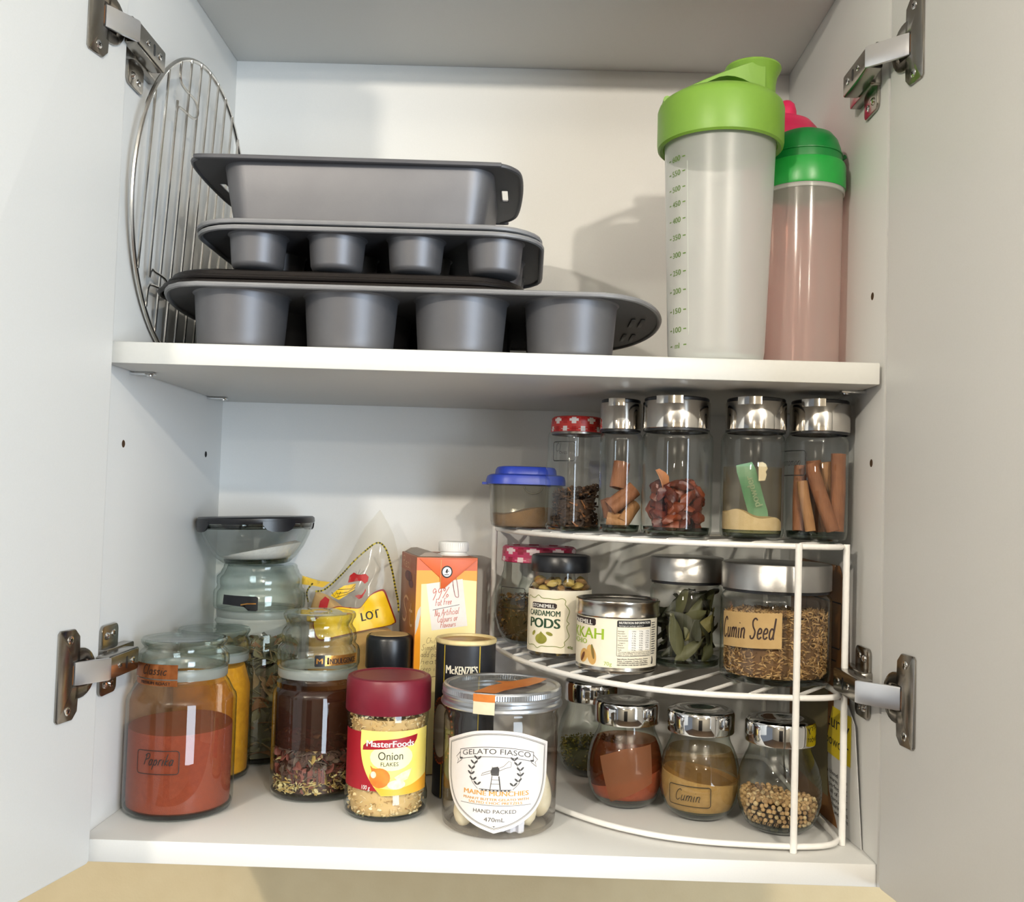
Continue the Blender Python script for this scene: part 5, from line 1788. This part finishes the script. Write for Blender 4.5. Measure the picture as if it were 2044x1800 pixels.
# ------------------------------------------------------------------ middle tier of the rack
t = thing('gingham_jar', 'round glass jar of brown herbs with pink gingham lid on middle tier', 'jar', (325, 237, M1))
P = [(22, .4), (29, 1.6), (34, 6), (38, 14), (41, 26), (41.6, 38), (40.6, 48), (37, 60), (34, 68), (33.4, 74), (33.4, 79)]
G().lathe(P, 64).build('body', GLASSG, t)
G().lathe([(0, 2.6), (24, 2.8), (30, 5), (25, 1.2), (0, 1)], 48).build('base', BASEG, t)
gingham_lid(35.4, 77.6, 15, GINP2, t)
w_ = wob(41, 3, .1)
core = heap([(24, 2), (31, 10), (35, 30), (36, 60)], lambda x, y: 38 + w_(x, y)).build('brown_herb', BRNH[0])
b = scatter(900, [(23, 2), (32, 7), (37, 16), (39.4, 28), (40, 40), (39, 50)], lambda x, y: 44 + w_(x, y), lambda: flake_v(random.uniform(3, 6), random.uniform(1.5, 3.2), .4), 4, .84, 1, .3)
b.build('herb_pieces', BRNH, core, rec=False, kind='stuff')
tag(core, 'brown dried herb filling half of the pink gingham lidded jar', 'dried herbs', kind='stuff', loc=(325, 237, M1))
g = None
f0 = facing(325, 237)
Flat().line(rrect(-40, 36, -12, 55, 2, 3), .6, True).build('label', INK, t, cyl_surf(41.8, f0, 0), .3, 2)

t = thing('cardamom_jar', 'clear jar of cardamom pods with black cap and cream label', 'jar', (343.8, 166, M1))
P = [(22, .4), (26.2, 1.6), (27.6, 5), (27.8, 9), (27.8, 58), (27, 61), (25, 64), (24.2, 67), (24.4, 74), (24, 78)]
G().lathe(P, 64).build('body', PLAS, t)
G().lathe([(0, 2.4), (23, 2.6), (26.6, 5), (23, 1), (0, 1)], 48).build('base', PLAS, t)
G().lathe([(24.2, 74.4), (26, 74), (26.4, 75), (26.2, 87), (25.2, 88.4), (23, 89), (22, 88.4), (0, 88.2)], 64).build('cap', BLACK, t)
f0 = facing(343.8, 166)
sf = cyl_surf(27.8, f0, 1.6)
lb = Flat().rect(-60, 4.0, 60, 57.6).build('label', CREAM, t, sf, .25, 2.2)
GRP = pm('olive_green_print', '7E8A34', .6, noise=(300, '74802C', .3, 2))
DGR = pm('dark_green_print', '24482C', .6, noise=(300, '1E3E26', .3, 2))
fr = []
base = [(-34, 51), (-31, 51.6), (-28, 50.6), (-24, 50.4), (-20, 53), (-16, 50.6), (-10, 50.6), (-3, 50), (2, 51), (5, 49), (4.6, 46), (7, 43), (8.6, 40), (7.4, 36), (6.4, 32), (8.4, 29.6), (6.4, 27), (7.4, 23), (8.8, 19), (7, 16), (4.6, 13.6), (5, 11), (2, 9), (-3, 10), (-10, 9.6), (-16, 9.4), (-20, 7.4), (-24, 9.6), (-28, 9.6), (-32, 9), (-34.4, 11), (-36, 16), (-34.6, 24), (-36, 30), (-34.6, 38), (-36, 45)]
pth = [(p.x, p.y) for p in smooth_path([(a, b, 0) for a, b in base], 3, True)]
Flat().line(pth, .55, True).build('frame_print', GRP, lb, sf, .4, 2.2)
Flat().poly([(-27.4, 41.6), (-4, 41.6), (-2.4, 43), (-2.4, 45.6), (-4, 46.6), (-26.4, 46.6), (-27.4, 45.8)]).build('brand_panel', pm('dark_brown_print', '2C1C1A', .6, noise=(300, '241614', .3, 2)), lb, sf, .4, 2.2)
Flat().text('STONEMILL', -26.4, -4.2, 42.5, 3.2, .009).build('brand_lettering', WPR, lb, sf, .6, 2.2)
Flat().text('CARDAMOM', -30.6, .6, 35.4, 5.0, .009).text('PODS', -29.6, .6, 25.2, 8.6, .014).build('lettering', DGR, lb, sf, .45, 2.2)
Flat().text('40g', 7.2, 12.4, 8.2, 2.4, .01).build('weight_lettering', GRP, lb, sf, .45, 2.2)
fl = Flat().ell(-16.4, 15.6, 6, 4.4).ell(-24.6, 20, 2.6, 1.5, .9).ell(-8.4, 20.4, 3.2, 1.5, -.3).poly([(-20, 17.6), (-16.4, 22), (-11.6, 18), (-16, 16.6)])
fl.build('pods_picture', pm('pod_print', 'A3A040', .6, noise=(160, '77762A', .5, 4)), lb, sf, .5, 2.2)
PODC = [pm('cardamom_pod', 'BFA860', .6, noise=(200, 'A08840', .4, 4), bump=(160, .4)), pm('cardamom_pod_brown', 'A8824A', .6, noise=(200, '8A6434', .4, 4), bump=(160, .4))]
proto = []
for mi in (0, 1):
    g = G()
    lo = []
    for k in range(9):
        u = k / 8
        r_ = 3.3 * sin(pi * (.04 + .92 * u)) ** .8
        lo.append([(r_ * cos(2 * pi * q / 9) * (1 + .1 * (q % 3 == 0)), r_ * sin(2 * pi * q / 9) * (1 + .1 * (q % 3 == 0)), 11 * (u - .5)) for q in range(9)])
    g.loft(lo)
    proto.append(g)
first = {}
for k in range(30):
    if k < 16:
        a = 2 * pi * k / 16
        R_, z = 20.5, 61 + 1.6 * sin(k * 2.4)
        if k % 2:
            R_, z = 19.6, 65.2 + sin(k)
    elif k < 23:
        a = 2 * pi * k / 7
        R_, z = 11, 64 + sin(k * 1.7)
    else:
        a = 2 * pi * (k - 23) / 7 - 1.57
        R_, z = 20.6, 6.0
    mi = 0 if k % 3 else 1
    if mi not in first:
        first[mi] = proto[mi].build('cardamom_pod', PODC[mi])
        o = first[mi]
    else:
        o = first[mi].copy()
        COL.objects.link(o)
    tag(o, 'small ribbed cardamom pod inside the black capped cream label jar', 'cardamom pod', 'cardamom pods in the black capped jar')
    o.location = Vector((343.8 + R_ * cos(a), 166 + R_ * sin(a), M1 + z)) * MM
    o.rotation_euler = (pi / 2 + .5 * sin(k * 3.1), .7 * sin(k * 1.9), a + pi / 2 + .6 * sin(k))
core = heap([(21, 8), (22, 50)], lambda x, y: 58).build('pod_filling', PODC[1])
tag(core, 'mass of cardamom pods hidden behind the cream label', 'cardamom', kind='stuff', loc=(343.8, 166, M1))

t = thing('dukkah_tin', 'short round tin with silver lid and pistachio label on middle tier', 'tin', (390, 110.5, M1))
ST = pm('tin_plate_steel', 'C4C0B8', .22, 1.0, noise=(90, 'B5B0A8', .3, 3), bump=(60, .04))
G().lathe([(0, .6), (32, .6), (33.2, .2), (33.8, 1.2), (33.6, 3), (33.4, 4), (33.4, 44.4)], 72).build('can', ST, t)
G().lathe([(33.6, 44.6), (34.8, 44.2), (35.2, 45.2), (34.8, 46.4), (34.4, 47.4), (34.4, 54.6), (34.9, 55.8), (34.6, 57), (33.4, 57.4), (32.6, 56.6), (32, 55), (30, 54.4), (0, 54.2)], 72).build('lid', ST, t)
f0 = facing(390, 110.5)
sf = cyl_surf(33.4, f0, 1.4)
lb = Flat().rect(-62, 3.6, 42, 42.6).build('label', CREAM, t, sf, .3, 2.2)
Flat().poly([(-47, 37), (-19, 35.8), (-17.8, 37), (-17.8, 40.6), (-19, 41.6), (-47, 42)]).build('brand_panel', pm('dark_brown_print', '2C1C1A'), lb, sf, .4, 2.2)
Flat().text('STONEMILL', -52, -21, 36.6, 3.8, .009).build('brand_lettering', WPR, lb, sf, .6, 2.2)
LGR = pm('lime_print', '9CBC2E', .6, noise=(300, '92B226', .3, 2))
Flat().text('DUKKAH', -66, -10.8, 25.4, 9.0, .009).text('PISTACHIO', -60, -26.5, 20.6, 4.2, .01).text('70g', -10, -3.6, 5.2, 3, 0).build('lettering', LGR, lb, sf, .4, 2.2)
fl = Flat().ell(-21.5, 12.4, 4.6, 8, .28).ell(-30, 11, 4.6, 6, -.5)
fl.build('nut_shell_picture', pm('pistachio_shell_print', 'DDB672', .6, noise=(120, 'C79A54', .5, 4)), lb, sf, .5, 2.2)
Flat().ell(-20, 15, 1.4, 6, .2).build('nut_picture', pm('pistachio_print', '6E8A2E', .6, noise=(120, '8A5A3A', .5, 4)), lb, sf, .6, 2.2)
Flat().ell(-31, 10, 1.6, 4.4, -.5).build('nut_dark_picture', pm('pistachio_dark', '7A4A2C', .6, noise=(120, '5A3420', .5, 4)), lb, sf, .6, 2.2)
Flat().rr(0, 36, 30.5, 41.4, 1).build('nutrition_heading', INK, lb, sf, .4, 2.2)
Flat().text('NUTRITION INFORMATION', 1.5, 29, 38.6, 1.9, .009).text('Servings per package: approx. 7', 1.5, 22, 36.6, 1.1, 0).build('heading_lettering', WPR, lb, sf, .6, 2.2)
Flat().line(rrect(0, 13, 30.5, 41.2, 1, 3), .3, True).build('panel_outline', DGREY, lb, sf, .45, 2.2)
Flat().rect(9, 17.6, 29.6, 34).build('table_panel', WPR, lb, sf, .42, 2.2)
fl = Flat()
rr3 = random.Random(9)
for r_ in range(9):
    y = 32.4 - 1.85 * r_
    fl.text(['Energy', 'Protein', 'Fat, total', '- saturated', 'Carbohydrate', '- sugars', 'Fibre', 'Sodium', 'Salt'][r_], .8, .8 + [5, 5.4, 6.6, 7.4, 8, 5.6, 4, 5, 3][r_], y, 1.0, 0)
    for c_ in range(3):
        fl.text(['120kJ', '3.1g', '2.4g', '0.3g', '1.2g', '0.2g', '0.5g', '85mg', '0.2g'][(r_ + c_) % 9], 12 + 6.4 * c_, 15.2 + 6.4 * c_, y, 1.0, 0)
for k, s_ in enumerate(('*Percentage daily intakes are based on an average', 'adult diet of 8700kJ. Your daily intakes may be', 'higher or lower depending on your energy needs.')):
    fl.text(s_, 1, 29.4, 16.0 - 1.3 * k, .95, 0)
for k, s_ in enumerate(('Ingredients: Roasted Pistachios, Sesame', 'Seeds, Coriander, Cumin, Salt, Pepper.', 'CONTAINS PISTACHIOS AND SESAME SEEDS.', 'MAY CONTAIN OTHER TREE NUTS AND PEANUTS.')):
    fl.text(s_, .6, 27.6, 10.4 - 1.6 * k, 1.05, .01)
for k in range(14):
    fl.rect(31.6, 14 + 1.9 * k, 36 + (k % 3) * .8, 14.7 + 1.9 * k)
fl.poly([(31.6, 6), (34, 6), (34.4, 9), (33.4, 12), (32.4, 12), (32.6, 9)])
fl.build('small_print', DGREY, lb, sf, .55, 2.2)

CAPST = STEELB
t = thing('leaf_jar', 'glass jar of dried bay leaves with brushed steel lid on middle tier', 'jar', (450, 132, M1))
P = [(25, .4), (29, 1.4), (30.3, 4), (30.5, 8), (30.5, 64), (29.6, 67), (27.4, 69.4), (27.2, 72)]
G().lathe(P, 64).build('body', GLASS, t)
G().lathe([(0, 5), (25, 5), (28.6, 8), (28, 3), (25, 1), (0, 1)], 56).build('base', BASEG, t)
G().lathe([(28, 69.8), (29.6, 70), (29.6, 72.4)], 56).build('seal', BLACK, t)
G().lathe([(30.0, 72), (31, 72.4), (31, 91.2), (30.4, 92.2), (29, 92.6), (0, 92.6)], 72).build('lid', CAPST, t)
LEAFM = [pm('bay_leaf_green', '5E5E3C', .55, noise=(40, '484A2C', .4, 5), bump=(120, .3)), pm('bay_leaf_olive', '7C7440', .55, noise=(40, '645E34', .4, 5), bump=(120, .3)), pm('bay_leaf_dark', '3A3C28', .55, noise=(40, '2A2C1C', .4, 5), bump=(120, .3))]
rr4 = random.Random(12)
def leaf(loc, rot, L, Wd, mi, lab='curled dried bay leaf pressed inside the steel lidded jar'):
    g = G()
    n, m = 11, 7
    for sgn in (1, -1):
        vs_, fs = [], []
        for i in range(n):
            u = i / (n - 1)
            ww = Wd * (sin(pi * (.02 + .96 * u)) ** .8) * (1 - .25 * u)
            for k in range(m):
                v = (k / (m - 1) - .5) * 2
                vs_.append((v * ww / 2, .18 * Wd * v * v + 1.6 * sin(u * 4 + v) + sgn * .12, L * (u - .5)))
        for i in range(n - 1):
            for k in range(m - 1):
                fs.append((i * m + k, i * m + k + 1, (i + 1) * m + k + 1, (i + 1) * m + k))
        g.add(vs_, fs)
    M = Matrix.Rotation(rot[2], 3, 'Z') @ Matrix.Rotation(rot[1], 3, 'Y') @ Matrix.Rotation(rot[0], 3, 'X')
    loc = Vector(loc)
    def inside(p):
        q = M @ p + loc
        d = sqrt(q.x ** 2 + q.y ** 2)
        if d > 27.6:
            q.x *= 27.6 / d
            q.y *= 27.6 / d
        q.z = max(5.6, min(q.z, 66))
        return q
    g.xf(inside)
    o = g.build('bay_leaf', LEAFM[mi], rec=False)
    tag(o, lab, 'leaf', 'dried bay leaves in the steel lidded jar', loc=(450, 132, M1))
leaf((-10, -24, 26), (0, -.3, .3), 42, 14, 0, 'broad grey green bay leaf standing at the front of its jar')
leaf((14, -22, 37), (0, .9, -.4), 46, 13, 1, 'olive bay leaf slanting up to the right at the jar front')
leaf((17, -20, 22), (0, .4, -.7), 36, 13, 0, 'bay leaf low at the right front of its jar')
for k in range(46):
    a = rr4.uniform(0, 2 * pi)
    R_ = rr4.uniform(6, 24)
    leaf((R_ * cos(a), R_ * sin(a), rr4.uniform(16, 56)), (rr4.uniform(-1.0, 1.0), rr4.uniform(-1.5, 1.5), a + pi / 2 + rr4.uniform(-1, 1)), rr4.uniform(30, 46), rr4.uniform(11, 16), (2, 2, 0)[k % 3])

t = thing('cumin_seed_jar', 'wide glass jar of cumin seed with steel lid and handwritten kraft label', 'jar', (511.8, 75, M1))
P = [(36, .4), (41, 1.4), (42.6, 4), (42.9, 8), (42.9, 64), (42, 67), (39, 69.8), (38.6, 72)]
G().lathe(P, 72).build('body', GLASS, t)
G().lathe([(0, 4.4), (36, 4.4), (40.8, 7), (40, 2.6), (36, .8), (0, 1)], 64).build('base', BASEG, t)
G().lathe([(39, 70), (41.2, 70.2), (41.2, 72.6)], 64).build('seal', BLACK, t)
G().lathe([(41.8, 72.2), (42.6, 72.6), (42.6, 91.4), (42, 92.4), (40.6, 92.8), (0, 92.8)], 80).build('lid', CAPST, t)
f0 = facing(511.8, 75)
sf = cyl_surf(42.9, f0, 1.4)
zig = [(-49 + 54.0 * k / 40, 52.8 + 2.6 * k / 40 + (.5 if k % 2 else 0)) for k in range(41)]
lb = Flat().poly(zig + [(5, 29), (-20, 27.6), (-48.4, 26.4)]).build('label', pm('kraft_label', 'BC9E6C', .75, noise=(120, 'B09260', .35, 5), bump=(300, .1)), t, sf, .3, 2.4)
Flat().hand('Cumin Seed', -48, 0, 33.2, 15.5, 1.25, .12, .06).build('handwriting', pm('dark_brown_marker', '3A2620', .6, noise=(300, '2E1C18', .3, 2)), lb, sf, .5, 2.4)
w_ = wob(51, 1.6, .12)
topf = lambda x, y: 54 + w_(x, y) + .03 * x
core = heap([(35, 5), (38, 9), (38, 60)], lambda x, y: topf(x, y) - 3).build('cumin_seed', CUMS[3])
b = scatter(3400, [(37, 5), (40.2, 9), (40.4, 60)], topf, lambda: seed_v(random.uniform(4.5, 6.5), 1.5, 1.3), 4, .94, .4, .28, (4, 2.2, 3, 1))
b.build('seeds', CUMS, core, rec=False, kind='stuff')
tag(core, 'brown cumin seed filling the wide steel lidded jar', 'cumin seed', kind='stuff', loc=(511.8, 75, M1))

# ------------------------------------------------------------------ round jars on the cabinet floor
GP = [(16, .4), (21, 1.6), (26.5, 6), (30.4, 14), (32.2, 23), (32.5, 31), (31.8, 40), (29.6, 49), (26.6, 56), (24.4, 60.5), (23.6, 63.5), (23.6, 68)]


def globe(label, cx, cy, tilt=(0, 0)):
    t = thing('round_spice_jar', label, 'jar', (cx, cy, .2), 'round chrome lidded jars under the rack')
    G().lathe(GP, 64).build('body', GLASSG, t)
    G().lathe([(0, 2.8), (17, 3), (22, 5.4), (26.6, 8.6), (21.4, 2.4), (16, .8), (0, 1)], 48).build('base', BASEG, t)
    G().lathe([(25, 67.4), (26.9, 67.8), (27.3, 69), (27.2, 82.6), (26.4, 84.6), (24.6, 85.6), (21, 86), (14.6, 85.2), (12.2, 83.6), (0, 83.2)], 64).build('lid', CHROME, t)
    return t


GIN = [(r_ - 1.8, z + (1.6 if i == 0 else 0)) for i, (r_, z) in enumerate(GP[:9])]
GIN = [(15, 3.2), (20.6, 3.8), (25, 7), (28.6, 14.6), (30.4, 23), (30.7, 31), (30, 40), (27.8, 49)]
globe('round spice jar half full of green herb, furthest back beside the gelato jar', 379, 213)
w_ = wob(61, 2, .14)
core = heap([(15, 3.2), (19, 4.6), (24, 14), (27, 30)], lambda x, y: 26 + w_(x, y)).build('green_herb', GRNH[2])
b = scatter(900, GIN, lambda x, y: 31 + w_(x, y), lambda: flake_v(random.uniform(2.4, 5), random.uniform(1.2, 2.6), .35), 4, .86, .7, .35)
b.build('herb_pieces', GRNH, core, rec=False, kind='stuff')
tag(core, 'dried green herb in the round jar furthest back', 'dried herbs', kind='stuff', loc=(379, 213, .2))

t = globe('round spice jar of red brown powder, between the green herb and cumin jars', 401.5, 126)
w_ = wob(62, 1.5, .12)
o = heap(GIN, lambda x, y: 23 + .45 * x - .1 * y + w_(x, y), seg=56).build('red_spice', COCO)
tag(o, 'red brown spice powder in the second round jar from the left', 'spice', kind='stuff', loc=(401.5, 126, .2))
G().lathe([(r_ - .6, z) for r_, z in GIN[3:]] + [(25, 54)], 48).build('powder_film', glass('red_film', 'DCB49C', 'A8745A', 1.8, 1.0001, 0, 0, .26, 'A8603C'), t)
f0 = facing(401.5, 126)
grad = prof_radius(GP)
fl = Flat().poly([(-23, 43), (-2, 51), (22, 54), (23.5, 24), (-12, 7)])
fl.build('label', glass('see_through_label', 'E8D2C0', 'CDB09C', 2, 1.2, 1, .25, .5, 'B47E5C'), t, cyl_surf(grad, f0, 0), .3, 2.4)

t = globe('round spice jar of tan powder with black outlined Cumin label', 459, 100)
w_ = wob(63, 1.2, .12)
o = heap(GIN, lambda x, y: 33 - .22 * x + w_(x, y), seg=56).build('cumin_powder', CUMP)
tag(o, 'tan ground cumin in the round jar with the black outlined label', 'spice', kind='stuff', loc=(459, 100, .2))
G().lathe([(r_ - .6, z) for r_, z in GIN[5:]] + [(25, 54)], 48).build('powder_film', glass('cumin_film', 'E8DAC2', 'C2A884', 1.8, 1.0001, 0, 0, .2, 'BC9A68'), t)
f0 = facing(459, 100)
fl = Flat().line(rrect(-25.5, 14.4, 9, 30.4, 2, 3), .6, True).hand('Cumin', -20, 1, 18.6, 9, .55, .25)
fl.build('label', INK, t, cyl_surf(grad, f0, 0), .3, 2)

t = globe('round spice jar with coriander seed, nearest the front leg of the rack', 516.5, 72)
w_ = wob(64, 1.5, .12)
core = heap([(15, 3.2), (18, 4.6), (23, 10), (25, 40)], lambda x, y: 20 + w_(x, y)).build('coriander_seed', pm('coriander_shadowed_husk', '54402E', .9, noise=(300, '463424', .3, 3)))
g = G()
rzc = prof_radius(GIN)
def ball(c, r_):
    n, v = 8, [(0, 0, 1), (0, 0, -1)]
    for z in (.62, -.0, -.62):
        v += [(sqrt(1 - z * z) * cos(2 * pi * k / n + z), sqrt(1 - z * z) * sin(2 * pi * k / n + z), z) for k in range(n)]
    f = []
    for k in range(n):
        k1 = (k + 1) % n
        f += [(0, 2 + k, 2 + k1), (1, 2 + 2 * n + k1, 2 + 2 * n + k), (2 + k, 2 + n + k, 2 + n + k1, 2 + k1), (2 + n + k, 2 + 2 * n + k, 2 + 2 * n + k1, 2 + n + k1)]
    M = rnd_rot()
    g.add([M @ Vector(p) * r_ + Vector(c) for p in v], f, random.choices(range(4), (4, 3, 2, 1.2))[0])
topc = lambda x, y: 25 - .1 * x + w_(x, y)
z, row = 5.2, 0
while z < 31:
    R = rzc(z) - 2.1
    n = int(2 * pi * R / 4.7)
    for k in range(n):
        a = 2 * pi * (k + .5 * (row % 2)) / n + random.uniform(-.05, .05)
        if z < topc(R * cos(a), R * sin(a)):
            ball((R * cos(a), R * sin(a), z + random.uniform(-.7, .7)), random.uniform(1.6, 2.15))
    z += 3.7
    row += 1
for ir in range(8):
    R = 2 + 3.6 * ir
    for k in range(max(1, int(2 * pi * R / 5))):
        a = 2 * pi * k / max(1, int(2 * pi * R / 5)) + ir
        x, y = R * cos(a), R * sin(a)
        if R < rzc(topc(x, y)) - 2:
            ball((x, y, topc(x, y) - .4 + random.uniform(-.7, .5)), random.uniform(1.75, 2.1))
b = g
b.build('seeds', CORI, core, rec=False, kind='stuff')
tag(core, 'round tan coriander seed in the jar beside the rack leg', 'coriander seed', kind='stuff', loc=(516.5, 72, .2))
f0 = facing(516.5, 72)
fl = Flat().line(rrect(-27, 4.4, 8, 19.4, 2, 3), .5, True).hand('Coriander', -23, 4, 8.4, 7, .4, .2)
fl.build('label', INK, t, cyl_surf(grad, f0, 0), .3, 2)

# ------------------------------------------------------------------ packets between the rack and the right side
def packet(root, xb, xt, y0, y1, h, thick, mat, corner=14):
    g = G()
    lo = []
    n = 9
    for k in range(n):
        u = k / (n - 1)
        x = xb + (xt - xb) * u
        z = .3 + h * u
        f = thick * (.35 + .65 * sin(pi * min(1, .15 + u * .9)))
        cut = 0
        if u > .86:
            cut = corner * ((u - .86) / .14) ** 2
        a, b = y0 + 20 * u * .55 + cut, y1 - cut
        sec = []
        for i in range(9):
            v = i / 8
            sec.append((x - f * sin(pi * v) ** .6 - .3, a + (b - a) * v, z))
        for i in range(9):
            v = 1 - i / 8
            sec.append((x + .3, a + (b - a) * v, z))
        lo.append(sec)
    g.loft(lo)
    return g.build('pouch', mat, root, ang=60)
pk = thing('spice_packet', 'white spice packet with yellow curry powder label beside right wall', 'packet', (0, 0, 0))
PKW = pm('white_packet_film', 'D6D6D4', .4, noise=(30, 'CCCCCA', .3, 4), bump=(40, .25))
packet(pk, 566.6, 563.0, 28, 150, 101, 4.2, PKW)
def pksurf(x, z, o):
    # x runs from the deep end towards the front
    y = 140 - x
    u = z / 101
    f = 4.2 * (.35 + .65 * sin(pi * min(1, .15 + u * .9)))
    a = 28 + 11 * u
    v = max(0.001, min(.999, (y - a) / (150 - a)))
    return (566.6 - 3.6 * u - f * sin(pi * v) ** .6 - .3 - o, y, z)
yl = Flat().poly([(40, 56), (40, 94), (98, 94), (97, 56)]).build('yellow_label', pm('packet_yellow', 'EAD21E', .4, noise=(60, 'E2C816', .3, 3)), pk, pksurf, .4, 3)
Flat().text('curry', 44, 95, 78, 11, 0).text('powder', 44, 94, 64, 8.5, 0).build('lettering', INK, yl, pksurf, .6, 3)
fl = Flat()
for k, (s_, w2) in enumerate((('a blend with', 44), ('warm heat,', 38), ('perfect for', 40), ('all of your', 38), ('curries or', 36), ('marinades', 36), ('and more', 30))):
    fl.text(s_, 91 - w2, 91, 41 - 5 * k, 3.6, 0)
fl.build('small_print', INK, pk, pksurf, .4, 3)
bp_ = thing('kraft_packet', 'tall brown kraft food packet against right wall behind the rack', 'packet', (0, 0, 0))
KR = pm('brown_kraft_film', '8A5C2E', .5, noise=(30, '7A4E24', .4, 5), bump=(50, .3))
packet(bp_, 566.8, 565.6, 56, 230, 205, 8.6, KR, 20)
fl = Flat()
def kps(x, z, o):
    y = 220 - x
    u = z / 205
    f = 8.6 * (.35 + .65 * sin(pi * min(1, .15 + u * .9)))
    a = 56 + 11 * u
    v = max(0.001, min(.999, (y - a) / (230 - a)))
    return (566.8 - 1.2 * u - f * sin(pi * v) ** .6 - .3 - o, y, z)
Flat().line(rrect(60, 140, 146, 176, 2, 3), 1, True).line([(70, 130), (140, 130)], 1).build('outline_print', INK, bp_, kps, .3, 4)
Flat().rect(40, 20, 128, 120).build('pale_panel', pm('packet_olive_print', '7E7450', .5, noise=(40, '6E6444', .4, 4)), bp_, kps, .25, 4)
Flat().ell(100, 186, 24, 8).build('orange_print', pm('packet_orange_print', 'B8742E', .5, noise=(40, '9A5E22', .4, 4)), bp_, kps, .3, 4)
